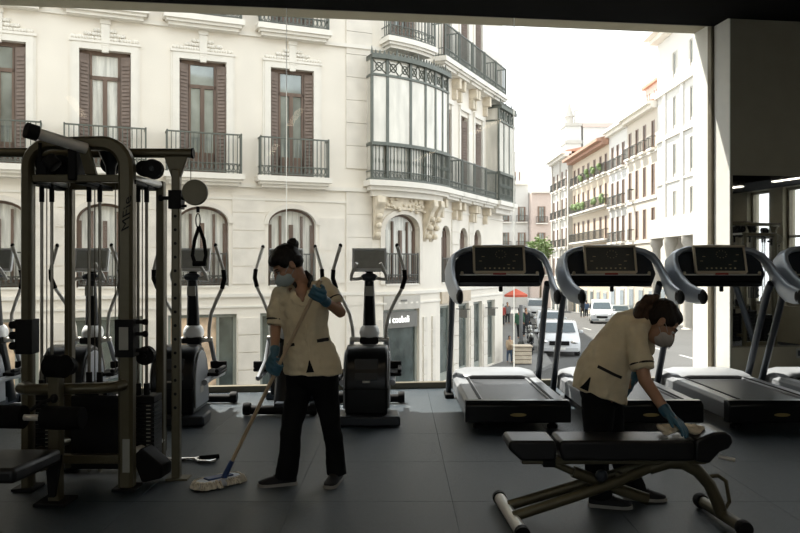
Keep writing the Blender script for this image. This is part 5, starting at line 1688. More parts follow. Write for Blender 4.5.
q = MB(); q.tube([W(-20, 416, 4.78), W(80, 418, 4.74)], 0.02, 10); q.build('roll_bar', M['silver'], ls)
roll(W(-12, 416, 4.78), W(25, 416.5, 4.77), 0.072); roll(W(43, 417, 4.76), W(83, 418, 4.74), 0.072)
q = MB(); q.tube([W(30, 410, 4.74), W(42, 402, 4.76), W(54, 398, 4.82)], 0.012, 8); q.ell(W(54, 398, 4.82), (0.025, 0.025, 0.03), nu=10, nv=8); q.build('release_lever', M['black_matte'], ls)
q = MB(); q.box(PX - 0.03, PX + 0.03, 4.74, PY - 0.03, za - 0.03, za + 0.03); q.build('roll_bracket', MT, ls, bev=0.006)
sp_ = [W(62, 457, 4.62), W(14, 481, 4.15), W(-60, 481, 4.15), W(-48, 458, 4.62)]
q = MB(); zs_ = 0.40
q.prism([V((p.x, p.y, zs_)) for p in sp_], (0, 0, -0.085)); so_ = q.build('seat', M['black_vinyl'], ls, bev=0.025, seg=3)
q = MB(); q.box(-2.42, -2.34, 4.25, 4.85, 0.24, 0.315); q.build('seat_beam', MT, ls, bev=0.006)
q = MB(); q.box(-2.36, PX + 0.03, 4.80, 4.88, 0.22, 0.28); q.build('link_beam', MT, ls, bev=0.006)
q = MB(); q.tube([(-2.38, 4.32, 0.26), (-2.38, 4.2, 0.02)], 0.03, 10); q.tube([(-2.60, 4.2, 0.025), (-2.16, 4.2, 0.025)], 0.025, 10); q.build('seat_leg', MT, ls)
q = MB(); q.prism([W(46, 470, 4.78), W(60, 455, 4.78), W(60, 462, 4.78), W(54, 497, 4.78), W(48, 497, 4.78)], (0, 0.03, 0)); q.build('brace', M['black_matte'], ls)

# chrome pull bar lying on the floor behind the machine
fb = thing('pull_bar', 'chrome pull bar with black grip lying on the floor beside the cable column', 'bar', W(192, 463, 5.83), world=True)
zf = 0.016
def fp_(px, py):
    y = (CAMH - zf) * F / (py - 266.0)
    return W(px, py, y)
q = MB(); q.tube([fp_(163, 459), fp_(178, 459), fp_(195, 458.5), fp_(199, 461), fp_(210, 461.5), fp_(215, 460)], 0.0145, 10); q.build('shaft', M['chrome'], fb)
q = MB(); q.tube([fp_(199, 457.5), fp_(219, 455.5)], 0.0165, 12); q.build('grip', M['foam'], fb)
q = MB(); q.tube([fp_(195, 458.5), fp_(200, 457.3)], 0.0135, 10); q.build('collar', M['chrome'], fb)

# ---------------------------------------------------------------- adjustable bench (right foreground)
bn = thing('weight_bench', 'adjustable black padded weight bench being wiped in the right foreground', 'bench', (1.27, 4.5, 0), world=True)
y0, y1 = 4.37, 4.63
def pad(x0, x1, z0, z1, sl0, sl1, nm, zt2=None):
    q = MB(); zt2 = zt2 if zt2 is not None else z1
    q.prism([(x0 + sl0, y0, z0), (x1 - sl1, y0, z0), (x1, y0, zt2 - 0.045), (x1 - 0.01, y0, zt2), (x0 + 0.01, y0, z1), (x0, y0, z1 - 0.045)], (0, y1 - y0, 0))
    return q.build(nm, M['black_vinyl'], bn, bev=0.016, seg=3)
xl, xm, xr = 0.607, 0.882, 1.93
pad(xl, xm, 0.385, 0.50, 0.075, 0.0, 'seat_pad')
bp_ = pad(xm + 0.012, 1.66, 0.385, 0.50, 0.02, 0.0, 'back_pad')
q = MB()
hp = [(1.66, 0.385), (1.74, 0.37), (1.80, 0.435), (1.85, 0.455), (1.875, 0.49), (1.865, 0.53), (1.83, 0.55), (1.76, 0.545), (1.70, 0.52), (1.66, 0.50)]
q.prism([(x, y0, z) for x, z in hp], (0, y1 - y0, 0)); q.build('head_roll', M['black_vinyl'], bn, smooth=50, bev=0.014, seg=3)
q = MB(); q.box(0.70, 1.76, 4.46, 4.54, 0.345, 0.386); q.build('pad_rail', MT, bn, bev=0.006)
q = MB(); q.tube([(0.62, 4.84, 0.04), (0.66, 4.20, 0.04)], 0.036, 14); lf = q.build('foot_tube', M['silver'], bn)
for yy in (4.845, 4.195):
    q = MB(); xx = 0.62 + (4.84 - yy) * 0.0625; q.tube([(xx, yy - 0.022, 0.04), (xx, yy + 0.022, 0.04)], 0.042, 14); q.build('end_cap', M['black_matte'], lf)
for yy in (4.42, 4.62):
    q = MB(); s_ = 1 if yy > 4.5 else -1
    q.tube([(0.645, yy, 0.06), (0.95, yy - s_ * 0.01, 0.155), (1.25, yy - s_ * 0.03, 0.25), (1.42, yy - s_ * 0.06, 0.315), (1.52, yy - s_ * 0.085, 0.345)], 0.028, 12, flat=(1.1, 0.9)); q.build('long_rail', MT, bn)
q = MB(); q.tube([(1.44, 4.5, 0.315), (1.55, 4.5, 0.35), (1.64, 4.5, 0.345), (1.72, 4.5, 0.30), (1.79, 4.5, 0.22), (1.835, 4.5, 0.12), (1.86, 4.5, 0.05)], [0.038, 0.04, 0.04, 0.038, 0.036, 0.036, 0.036], 14, flat=(1.0, 1.1)); q.build('curved_leg', MT, bn, smooth=60)
q = MB(); q.tube([(1.845, 4.76, 0.045), (1.885, 4.28, 0.045)], 0.034, 12); rf_ = q.build('rear_foot', MT, bn)
for yy, r_ in ((4.77, 0.045), (4.265, 0.045)):
    q = MB(); q.lathe([(0.01, -0.03), (r_ * 0.9, -0.03), (r_, -0.015), (r_, 0.015), (r_ * 0.9, 0.03), (0.01, 0.03)], (1.845 + (4.76 - yy) * 0.083, yy, 0.045), 'y', 18); q.build('wheel', M['black_matte'], rf_)
q = MB(); q.tube([(1.765, 4.5, 0.265), (1.84, 4.5, 0.27), (1.885, 4.5, 0.24), (1.905, 4.5, 0.12), (1.885, 4.5, 0.085), (1.84, 4.5, 0.09)], 0.012, 10); q.build('carry_handle', MT, bn)
q = MB(); q.prism([(1.46, 4.47, 0.39), (1.62, 4.47, 0.39), (1.72, 4.47, 0.31), (1.62, 4.47, 0.315), (1.50, 4.47, 0.33)], (0, 0.06, 0)); q.build('hinge_bracket', MT, bn, bev=0.006)
q = MB(); q.tube([(1.46, 4.43, 0.38), (1.49, 4.43, 0.43)], 0.012, 8); q.build('adjusting_pin', M['silver'], bn)
q = MB(); q.tube([(1.80, 4.40, 0.405), (1.885, 4.38, 0.39)], 0.012, 8); q.build('adjusting_pin', M['silver'], bn)
q = MB(); q.tube([(0.86, 4.5, 0.355), (0.93, 4.5, 0.325), (1.02, 4.5, 0.285)], 0.022, 10); q.tube([(1.0, 4.5, 0.295), (1.24, 4.5, 0.20), (1.43, 4.5, 0.135)], 0.034, 12); q.build('seat_strut', MT, bn)
q = MB(); q.box(0.82, 0.89, 4.45, 4.55, 0.33, 0.385); q.build('strut_hinge', M['black_matte'], bn, bev=0.006)
q = MB(); q.ell((1.15, 4.44, 0.285), (0.036, 0.036, 0.036), nu=14, nv=10); q.tube([(1.15, 4.44, 0.28), (1.15, 4.5, 0.25)], 0.014, 8); q.build('lock_knob', M['grey_dark'], bn)
q = MB(); q.tube([(1.28, 4.585, 0.26), (1.28, 4.455, 0.26)], 0.02, 10); q.build('cross_tube', MT, bn)
# ---------------------------------------------------------------- the two cleaners
CAMV = V((0, 0, CAMH))
def frame(f, u):
    f = V(f).normalized(); u = V(u); u = (u - f * u.dot(f)).normalized()
    r = f.cross(u)
    return Matrix((r, f, u)).transposed()

def head_shapes(b, c, R, k=1.0):
    T = lambda p: c + R @ (V(p) * k)
    S = lambda r: tuple(x * k for x in r)
    b.ell(T((0, -0.012, 0.035)), S((0.076, 0.094, 0.086)), R, 20, 14)
    b.ell(T((0, 0.028, -0.035)), S((0.062, 0.066, 0.088)), R, 18, 12)
    b.ell(T((0, 0.034, -0.085)), S((0.043, 0.048, 0.036)), R, 14, 10)
    b.limb([T((0, 0.088, 0.008)), T((0, 0.112, -0.030))], [0.009 * k, 0.014 * k], 10)
    b.ell(T((0, 0.070, 0.022)), S((0.052, 0.024, 0.012)), R, 14, 8)
    for sg in (-1, 1):
        b.ell(T((sg * 0.076, -0.004, -0.012)), S((0.011, 0.020, 0.032)), R, 12, 8)
        b.ell(T((sg * 0.034, 0.062, -0.030)), S((0.026, 0.028, 0.026)), R, 12, 8)
    return T, S

def head_extras(t, T, S, R, k, hairm, maskm):
    for sg in (-1, 1):
        e = MB(); e.ell(T((sg * 0.031, 0.083, 0.000)), S((0.014, 0.009, 0.006)), R, 12, 8); eo = e.build('eye', M['eye_white'], t)
        e = MB(); e.ell(T((sg * 0.031, 0.089, -0.001)), S((0.006, 0.005, 0.0055)), R, 10, 8); e.build('iris', M['eye_dark'], eo)
        e = MB(); e.tube([T((sg * 0.016, 0.094, 0.007)), T((sg * 0.031, 0.094, 0.011)), T((sg * 0.046, 0.082, 0.005))], 0.0025 * k, 6); e.build('eyelid', M[hairm], t)
        e = MB(); e.tube([T((sg * 0.014, 0.093, 0.022)), T((sg * 0.032, 0.090, 0.027)), T((sg * 0.050, 0.075, 0.021))], 0.0035 * k, 6); e.build('eyebrow', M[hairm], t)
    m = MB()
    m.ell(T((0, 0.060, -0.052)), S((0.064, 0.072, 0.050)), R, 18, 12)
    m.ell(T((0, 0.050, -0.078)), S((0.055, 0.062, 0.036)), R, 16, 10)
    mo, bv = remeshed('face_mask', m, M[maskm], t, 0.005, 3)
    for z in (-0.055, -0.065, -0.075):
        pl_ = MB(); pl_.tube([T((x, 0.055 + 0.078 * math.sqrt(max(0, 1 - (x / 0.066) ** 2)), z)) for x in (-0.05, -0.03, 0, 0.03, 0.05)], 0.0022 * k, 5); pl_.build('mask_pleat', M[maskm], mo)
    for sg in (-1, 1):
        for z0, z1 in ((-0.025, 0.012), (-0.075, -0.03)):
            l = MB(); l.tube([T((sg * 0.058, 0.06, z0)), T((sg * 0.070, 0.03, (z0 + z1) / 2)), T((sg * 0.082, -0.012, z1))], 0.0017 * k, 5); l.build('ear_loop', M[maskm], mo)

def grip(mb, p, axis, wrist, cam_side, r=0.014):
    """hand closed round a pole"""
    a = V(axis).normalized()
    w = V(wrist) - p
    w = (w - a * w.dot(a)).normalized()
    t = -w
    o = a.cross(t).normalized()
    if o.dot(V(cam_side)) < 0: o = -o
    P = lambda A, O, T_: p + a * A + o * O + t * T_
    pl_ = r + 0.016
    mb.limb([P(0.030, pl_, -0.052), P(0.030, pl_ + 0.002, -0.005)], [0.017, 0.016], 12)
    mb.limb([P(-0.030, pl_, -0.048), P(-0.030, pl_ + 0.002, -0.005)], [0.017, 0.016], 12)
    mb.limb([P(0.0, pl_ + 0.003, -0.055), P(0.0, pl_ + 0.006, -0.002)], [0.019, 0.017], 12)
    for k, ln in enumerate((215, 245, 235, 205)):
        A = 0.0325 - k * 0.0215
        R_ = r + 0.0085
        pts = [P(A, pl_ + 0.003, -0.004)]
        for j in range(6):
            q = math.radians(30 + (ln - 30) * j / 5)
            pts.append(P(A, R_ * math.cos(q) + 0.004 * (1 if j == 0 else 0), R_ * math.sin(q) + 0.004))
        mb.limb(pts, [0.0105, 0.0100, 0.0096, 0.0092, 0.0090, 0.0086, 0.0078], 10)
    pts = [P(0.036, pl_ - 0.004, -0.045), P(0.056, r + 0.006, -0.030), P(0.056, -0.004, -0.026), P(0.050, -0.020, -0.010)]
    mb.limb(pts, [0.014, 0.0125, 0.0105, 0.009], 10)
    hub = P(0.0, pl_, -0.058)
    mb.limb([hub, V(wrist)], [0.026, 0.030], 14)
    d = (V(wrist) - hub).normalized()
    return hub

def hand(mb, wrist, f, pn, ts, curl):
    f = V(f).normalized(); pn = V(pn); pn = (pn - f * pn.dot(f)).normalized()
    s = f.cross(pn)
    w = V(wrist)
    for k in (-1.5, -0.5, 0.5, 1.5):
        mb.limb([w + s * k * 0.012 + f * 0.01, w + f * 0.085 + s * k * 0.0205], [0.017, 0.0145], 12)
    for k, ln in zip((-1.5, -0.5, 0.5, 1.5), (0.86, 1.0, 0.95, 0.75) if ts < 0 else (0.75, 0.95, 1.0, 0.86)):
        p = w + f * 0.085 + s * k * 0.0205
        pts = [p.copy()]
        for j, sl in enumerate((0.042, 0.027, 0.021)):
            q = curl * (j + 0.6)
            spread = s * (k * 0.05)
            p = p + (f * math.cos(q) + pn * math.sin(q) + spread).normalized() * sl * ln
            pts.append(p.copy())
        mb.limb(pts, [0.0105, 0.0098, 0.0092, 0.008], 10)
    p = w + f * 0.025 + s * ts * 0.026
    mb.limb([p, p + f * 0.035 + s * ts * 0.028 + pn * 0.006, p + f * 0.065 + s * ts * 0.036 + pn * 0.016], [0.014, 0.0115, 0.009], 10)

def shoe(t, heel, d, L=0.255):
    d = V((d[0], d[1], 0)).normalized(); s = V((d.y, -d.x, 0))
    def sec(y, w, z0, z1, k=0.72):
        c = V((heel[0], heel[1], 0)) + d * y
        return [c + s * (a * w) + V((0, 0, z)) for a, z in ((-1, z0), (1, z0), (1.0, z0 + (z1 - z0) * 0.45), (k, z0 + (z1 - z0) * 0.85), (k * 0.4, z1), (-k * 0.4, z1), (-k, z0 + (z1 - z0) * 0.85), (-1.0, z0 + (z1 - z0) * 0.45))]
    q = MB()
    q.loft([sec(0.0, 0.022, 0.018, 0.07), sec(0.012, 0.032, 0.018, 0.085), sec(0.06, 0.036, 0.018, 0.10), sec(0.10, 0.037, 0.018, 0.085), sec(0.15, 0.041, 0.018, 0.066), sec(0.20, 0.043, 0.018, 0.052), sec(L - 0.02, 0.034, 0.018, 0.042), sec(L, 0.016, 0.018, 0.034)])
    o = q.build('shoe', M['shoe'], t, smooth=60)
    q = MB()
    q.loft([sec(-0.005, 0.024, 0.0, 0.026, 1), sec(0.012, 0.036, 0.0, 0.026, 1), sec(0.08, 0.038, 0.0, 0.024, 1), sec(0.16, 0.044, 0.0, 0.022, 1), sec(0.21, 0.046, 0.0, 0.022, 1), sec(L - 0.015, 0.037, 0.0, 0.023, 1), sec(L + 0.006, 0.018, 0.003, 0.025, 1)])
    q.build('sole', M['sole'], o, smooth=40)
    q = MB()
    for y in (0.10, 0.125, 0.15):
        c = V((heel[0], heel[1], 0)) + d * y
        zt_ = 0.09 - (y - 0.1) * 0.4
        q.tube([c - s * 0.022 + V((0, 0, zt_ - 0.004)), c + V((0, 0, zt_ + 0.002)), c + s * 0.022 + V((0, 0, zt_ - 0.004))], 0.003, 5)
    q.build('laces', M['trim_dark'], o)
    return o

def hit(bvh, px, py):
    d = (W(px, py, 5.0) - CAMV).normalized()
    r = bvh.ray_cast(CAMV, d)
    return (r[0], r[1] if r[1].dot(d) < 0 else -r[1]) if r[0] is not None else (None, None)

def ribbon(name, bvh, pts, half, m, t, lift=0.004, thick=0.005):
    """strip sewn on the cloth; pts are photograph pixels, half its half-height in pixels"""
    rings = []
    for i, p in enumerate(pts):
        a = pts[max(0, i - 1)]; b = pts[min(len(pts) - 1, i + 1)]
        dx, dy = b[0] - a[0], b[1] - a[1]
        l = math.hypot(dx, dy); hf_ = half[i] if isinstance(half, list) else half; nx, ny = -dy / l * hf_, dx / l * hf_
        h1, n1 = hit(bvh, p[0] + nx, p[1] + ny); h2, n2 = hit(bvh, p[0] - nx, p[1] - ny)
        if h1 is None or h2 is None: continue
        rings.append([h1 + n1 * lift, h2 + n2 * lift, h2 - n2 * thick, h1 - n1 * thick])
    if len(rings) > 1:
        q = MB(); q.loft(rings); return q.build(name, M[m], t, smooth=50)

def patch(name, bvh, poly, m, t, lift=0.004):
    hs = [hit(bvh, *p) for p in poly]
    if any(h[0] is None for h in hs): return
    q = MB()
    n = len(hs)
    q.add([h[0] + h[1] * lift for h in hs] + [h[0] - h[1] * 0.006 for h in hs], [tuple(range(n)), tuple(range(2 * n - 1, n - 1, -1))] + [(i, (i + 1) % n, (i + 1) % n + n, i + n) for i in range(n)])
    return q.build(name, M[m], t, smooth=30)

def oring(c, ax, ay, n=28, sq=1.0):
    return [V(c) + V(ax) * math.cos(2 * PI * k / n) + V(ay) * math.sin(2 * PI * k / n) for k in range(n)]

# ------------------------------ the standing cleaner with the mop
p1 = thing('person', 'cleaner in beige tunic, blue gloves and mask standing and mopping the floor', 'person', (W(310, 480, 5.3).x, 5.3, 0), world=True)
POLE_T, POLE_B = W(320, 281, 5.02), W(224.5, 476, 5.27)
def on_pole(py):
    k = (py - 281) / (476 - 281)
    return POLE_T.lerp(POLE_B, k)
axp = (POLE_T - POLE_B).normalized()
Lat = V((0.99, -0.14, 0)); Fwd = V((-0.14, -0.99, 0))
f_h = V((-0.70, -0.38, -0.61)); u_h = V((-0.35, -0.1, 0.95))
R1 = frame(f_h, u_h)
hc = W(287, 264.5, 5.24)
KH = 1.06
sh_r, el_r, wr_r = W(280, 294, 5.33), W(275.5, 328, 5.28), W(274.5, 353, 5.17)
sh_l, el_l, wr_l = W(324, 286, 5.28), W(340.5, 312, 5.17), W(323.5, 299.5, 5.06)
hp_r, kn_r, an_r = W(299, 377, 5.31), W(291.5, 423, 5.26), W(288, 470, 5.28)
hp_l, kn_l, an_l = W(325, 377, 5.30), W(331.5, 424, 5.32), W(337, 467, 5.36)
b = MB()
T1, S1 = head_shapes(b, hc, R1, KH)
nb = W(303, 287, 5.29)
b.limb([T1((0, -0.035, -0.03)), T1((0, -0.025, -0.075)).lerp(nb, 0.45), nb, W(303, 296, 5.29)], [0.050, 0.048, 0.054, 0.075], 16)
b.limb([W(301.5, 288, 5.24), W(301.5, 294, 5.205), W(302.5, 299, 5.19)], [0.045, 0.036, 0.018], 12)
chest = [oring(W(303, 290, 5.30), Lat * 0.10, Fwd * 0.065), oring(W(303, 300, 5.30), Lat * 0.145, Fwd * 0.09), oring(W(304, 318, 5.30), Lat * 0.14, Fwd * 0.098), oring(W(308, 340, 5.30), Lat * 0.13, Fwd * 0.095), oring(W(311, 362, 5.30), Lat * 0.155, Fwd * 0.11), oring(W(312, 376, 5.30), Lat * 0.12, Fwd * 0.08)]
b.loft(chest)
b.limb([W(292, 293, 5.32), sh_r, el_r, wr_r], [0.045, 0.047, 0.038, 0.027], 14)
b.limb([W(312, 288, 5.29), sh_l, el_l, wr_l], [0.045, 0.047, 0.039, 0.028], 14)
b.limb([hp_r, kn_r, an_r], [0.07, 0.05, 0.036], 14); b.limb([hp_l, kn_l, an_l], [0.07, 0.048, 0.036], 14)
b.limb([an_r, an_r + V((0.0, 0, -0.045)), an_r + V((-0.11, -0.03, -0.06))], [0.032, 0.026, 0.012], 10); b.limb([an_l, an_l + V((0, 0, -0.045)), an_l + V((-0.02, -0.11, -0.06))], [0.032, 0.026, 0.012], 10)
b.limb([wr_r, wr_r.lerp(on_pole(366), 0.35)], [0.024, 0.016], 10); b.limb([wr_l, wr_l.lerp(on_pole(291), 0.35)], [0.024, 0.016], 10)
body1, _ = remeshed('body', b, M['skin'], p1, 0.006, 3)
head_extras(p1, T1, S1, R1, KH, 'hair', 'mask')
h = MB()
h.ell(T1((0, -0.024, 0.044)), S1((0.084, 0.096, 0.088)), R1, 22, 14)
h.ell(T1((0, -0.055, -0.005)), S1((0.074, 0.058, 0.062)), R1, 18, 10)
h.ell(T1((0, 0.036, 0.07)), S1((0.068, 0.056, 0.046)), R1, 18, 10)
h.ell(T1((0.055, 0.012, 0.035)), S1((0.030, 0.045, 0.045)), R1, 14, 8); h.ell(T1((-0.055, 0.012, 0.035)), S1((0.030, 0.045, 0.045)), R1, 14, 8)
h.limb([T1((0, -0.09, 0.055)), T1((0, -0.115, 0.062))], [0.026, 0.026], 12)
hair1, _ = remeshed('hair', h, M['hair'], p1, 0.006, 2, disp=0.004, dscale=40)
h = MB(); h.ell(T1((0, -0.118, 0.078)), S1((0.036, 0.032, 0.036)), R1, 18, 12)
h.tube([T1((0.030 * math.cos(q), -0.118 + 0.016 * math.sin(2 * q), 0.078 + 0.032 * math.sin(q))) for q in [2 * PI * k / 14 for k in range(14)]], 0.013, 8, closed=True)
remeshed('hair_bun', h, M['hair'], hair1, 0.005, 1, disp=0.004, dscale=60)
h = MB(); h.tube([T1((0.028 * math.cos(q), -0.098, 0.06 + 0.028 * math.sin(q))) for q in [2 * PI * k / 14 for k in range(14)]], 0.006, 6, closed=True); h.build('hair_band', M['trim_dark'], hair1)

# tunic
q = MB()
rings = [oring(W(304, 286, 5.305) , Lat * 0.068, Fwd * 0.062 + V((0, 0, -0.045))), oring(W(303, 289.5, 5.30), Lat * 0.125, Fwd * 0.088 + V((0, 0, -0.03))), oring(W(302.5, 296, 5.30), Lat * 0.172, Fwd * 0.108 + V((0, 0, -0.012))),
         oring(W(303, 306, 5.30), Lat * 0.172, Fwd * 0.122), oring(W(304, 320, 5.30), Lat * 0.163, Fwd * 0.130), oring(W(307, 336, 5.30), Lat * 0.158, Fwd * 0.122), oring(W(310, 350, 5.30), Lat * 0.180, Fwd * 0.135), oring(W(312, 363, 5.30), Lat * 0.198, Fwd * 0.148),
         oring(W(312.5, 373, 5.30), Lat * 0.204, Fwd * 0.152)]
q.loft(rings)
d_ = (el_r - sh_r).normalized()
q.tube([W(290, 292, 5.315), sh_r + V((0.01, 0, 0)), sh_r + d_ * 0.08, sh_r + d_ * 0.15, sh_r + d_ * 0.215], [0.055, 0.064, 0.066, 0.065, 0.064], 18)
q.ell(sh_r + V((0.006, 0, 0)), (0.064, 0.066, 0.066))
e_ = (el_l - sh_l).normalized()
q.tube([W(312, 287, 5.29), sh_l + V((-0.008, 0, 0)), sh_l + e_ * 0.07, sh_l + e_ * 0.12, sh_l + e_ * 0.165], [0.055, 0.066, 0.067, 0.064, 0.062], 18)
q.ell(sh_l + V((-0.008, 0, 0)), (0.066, 0.066, 0.066))
tun1, bt1 = remeshed('tunic', q, M['tunic'], p1, 0.007, 4, disp=0.016, dscale=12, seed=2.3)
def cuff(t, c, d, r, nm='sleeve_trim'):
    d = V(d).normalized(); a = d.cross(V((0.3, 0.2, 1))).normalized(); e = d.cross(a)
    q = MB(); q.tube([c + a * (r * math.cos(s)) + e * (r * math.sin(s)) for s in [2 * PI * k / 24 for k in range(24)]], 0.006, 6, closed=True, flat=(1.0, 1.0)); q.build(nm, M['trim_dark'], t)
cuff(tun1, sh_r + d_ * 0.175, d_, 0.0645); cuff(tun1, sh_l + e_ * 0.135, e_, 0.0625)
ribbon('pocket_trim', bt1, [(317, 340.5), (322, 340), (328, 339), (333, 338), (336, 337)], 1.6, 'trim_dark', tun1, 0.009)
ribbon('pocket_trim', bt1, [(288, 344.5), (291, 344.5), (294.5, 344)], 1.5, 'trim_dark', tun1, 0.009)
ribbon('placket', bt1, [(303, 303), (304, 315), (306, 330), (308, 345), (309.3, 359)], 1.0, 'tunic', tun1, 0.005)
ribbon('hem_slit', bt1, [(309.6, 360), (309.9, 364), (310.2, 368), (310.5, 372)], [0.3, 1.4, 2.6, 3.8], 'trousers', tun1, 0.008)
lp1 = ribbon('lapel', bt1, [(292, 291), (294, 295), (297.5, 300), (302, 306)], [1.2, 3.2, 3.4, 0.8], 'tunic', tun1, 0.016)
lp2 = ribbon('lapel', bt1, [(310.5, 290), (310, 294), (307.5, 299), (303.5, 306)], [1.2, 3.2, 3.4, 0.8], 'tunic', tun1, 0.016)
q = MB(); q.tube([W(296, 285.5, 5.20), W(293, 281, 5.27), W(299, 276, 5.34), W(306, 275, 5.35), W(311, 279, 5.30), W(308.5, 285, 5.21)], [0.010, 0.016, 0.020, 0.022, 0.020, 0.011], 10, flat=(1.7, 0.8), up=(0, 0, 1)); q.build('collar', M['trim_dark'], tun1)
for py in (312, 326, 340, 354):
    c, n_ = hit(bt1, 303.5 + (py - 303) * 0.095, py)
    if c is not None:
        q = MB(); q.ell(c + n_ * 0.006, (0.006, 0.004, 0.006), nu=10, nv=6); q.build('button', M['tunic'], tun1)
# trousers
q = MB()
q.ell(W(312, 374, 5.30), (0.165, 0.118, 0.12), nu=20, nv=12)
q.tube([hp_r + V((0, 0, 0.06)), hp_r + V((0, 0, -0.08)), kn_r, kn_r.lerp(an_r, 0.6), an_r + V((-0.012, -0.005, -0.045))], [0.098, 0.092, 0.074, 0.072, 0.078], 18)
q.tube([hp_l + V((0, 0, 0.06)), hp_l + V((0, 0, -0.08)), kn_l, kn_l.lerp(an_l, 0.6), an_l + V((0.0, -0.012, -0.045))], [0.098, 0.092, 0.070, 0.064, 0.068], 18)
remeshed('trousers', q, M['trousers'], p1, 0.008, 4, disp=0.012, dscale=11, seed=5)
shoe(p1, (an_r.x + 0.055, an_r.y + 0.015), (-0.96, -0.26)); shoe(p1, (an_l.x + 0.01, an_l.y + 0.055), (-0.22, -0.97))
# gloves
g = MB(); grip(g, on_pole(366), axp, wr_r, (0.3, -1, 0.2)); g.limb([wr_r, wr_r.lerp(el_r, 0.16)], [0.031, 0.035], 14)
remeshed('glove', g, M['glove'], p1, 0.0045, 2)
g = MB(); grip(g, on_pole(291), axp, wr_l, (0.0, -1, 0.3)); g.limb([wr_l, wr_l.lerp(el_l, 0.16)], [0.032, 0.036], 14)
remeshed('glove', g, M['glove'], p1, 0.0045, 2)

# the mop she holds
mp = thing('floor_mop', 'flat cotton mop with blue socket and long wooden handle held by the standing cleaner', 'mop', (W(218, 486, 5.26).x, 5.26, 0), world=True)
q = MB(); q.tube([POLE_T + axp * 0.01, POLE_B], 0.0125, 12); q.build('handle', M['pole_wood'], mp)
q = MB(); q.tube([POLE_B + axp * 0.13, POLE_B + axp * 0.03, POLE_B - axp * 0.02], [0.016, 0.02, 0.02], 12); q.tube([POLE_B - axp * 0.02, V((POLE_B.x, POLE_B.y, 0.06))], [0.018, 0.024], 10); q.build('socket', M['mop_blue'], mp)
m0, m1 = W(193, 489, 5.14), W(243, 478.5, 5.42)
m0.z = m1.z = 0
md = (m1 - m0).normalized(); ms = V((md.y, -md.x, 0)); mc = (m0 + m1) / 2; ml = (m1 - m0).length
q = MB()
def mring(sc_, z): return [mc + md * (ml / 2 * sc_ * math.copysign(abs(math.cos(a)) ** 0.5, math.cos(a))) + ms * (0.075 * sc_ * math.copysign(abs(math.sin(a)) ** 0.6, math.sin(a))) + V((0, 0, z)) for a in [2 * PI * k / 28 for k in range(28)]]
q.loft([mring(0.86, 0.002), mring(0.92, 0.02), mring(0.88, 0.042), mring(0.74, 0.05)]); q.build('pad', M['mop_cloth'], mp, smooth=50)
q = MB(); q.obox(mc + V((0, 0, 0.054)), (ml * 0.5, 0.07, 0.014), Matrix.Rotation(math.atan2(md.y, md.x), 3, 'Z')); q.build('plate', M['mop_blue'], mp, bev=0.005)
q = MB()
for k in range(300):
    a = 2 * PI * k / 300 + random.uniform(-0.02, 0.02)
    e0 = mc + md * (ml / 2 * 0.82 * math.copysign(abs(math.cos(a)) ** 0.5, math.cos(a))) + ms * (0.062 * math.copysign(abs(math.sin(a)) ** 0.6, math.sin(a)))
    o_ = (e0 - mc); o_ = (md * o_.dot(md) * 0.3 + ms * o_.dot(ms) * 2.2).normalized() if abs(math.cos(a)) < 0.93 else o_.normalized()
    L_ = random.uniform(0.018, 0.04)
    z0 = random.uniform(0.03, 0.05)
    q.tube([e0 + V((0, 0, z0)), e0 + o_ * L_ * 0.6 + V((0, 0, z0 * 0.8 + 0.005)), e0 + o_ * L_ + V((random.uniform(-.008, .008), random.uniform(-.008, .008), 0.007))], 0.0055, 5)
tag(q.build('cotton_fringe', M['mop_cotton'], mp), kind='stuff')

# ------------------------------ the bending cleaner at the bench
p2 = thing('person', 'cleaner in beige tunic with ponytail bending over the bench to wipe it', 'person', (W(608, 500, 4.88).x, 4.88, 0), world=True)
R2 = frame((0.68, -0.22, -0.70), (0.70, 0.0, 0.71))
hc2 = W(661, 322, 4.80)
K2 = 1.08
shn, eln, wrn = W(635, 331, 4.72), W(645, 380, 4.62), W(667.5, 413, 4.50)
shf, elf, wrf = W(642, 330, 5.03), W(645, 362, 5.07), W(634, 378, 5.00)
hn, kn, an = W(598, 395, 4.81), W(597, 447, 4.79), W(598, 491, 4.80)
hf, kf, af = W(607, 393, 4.96), W(614, 444, 4.95), W(633, 484, 4.95)
b = MB()
T2, S2 = head_shapes(b, hc2, R2, K2)
nb2 = W(648, 313, 4.87)
b.limb([T2((0, -0.035, -0.03)), T2((0, -0.028, -0.07)), nb2, W(640, 320, 4.87)], [0.050, 0.048, 0.054, 0.07], 16)
def tr(px, py, hy, hd, ang, Y=4.87):
    """cross-section of the leaning trunk; ang = lean of its axis from upright"""
    a = math.radians(ang)
    return oring(W(px, py, Y), V((0, hy, 0)), V((math.cos(a), 0, -math.sin(a))) * hd)
b.loft([tr(645, 316, 0.09, 0.06, 40), tr(634, 323, 0.145, 0.09, 38), tr(621, 338, 0.14, 0.10, 35), tr(609, 358, 0.13, 0.10, 28), tr(603, 382, 0.15, 0.115, 15), tr(602, 398, 0.145, 0.11, 5)])
b.limb([W(632, 328, 4.78), shn, eln, wrn], [0.045, 0.047, 0.040, 0.029], 14)
b.limb([W(634, 328, 4.95), shf, elf, wrf], [0.045, 0.046, 0.038, 0.028], 14)
b.limb([hn, kn, an], [0.075, 0.052, 0.037], 14); b.limb([hf, kf, af], [0.075, 0.052, 0.037], 14)
b.limb([an, an + V((0, 0, -0.04)), an + V((0.10, -0.02, -0.055))], [0.032, 0.024, 0.010], 10); b.limb([af, af + V((0, 0, -0.045)), af + V((0.10, -0.02, -0.06))], [0.032, 0.024, 0.010], 10)
tipn = W(684, 427, 4.42)
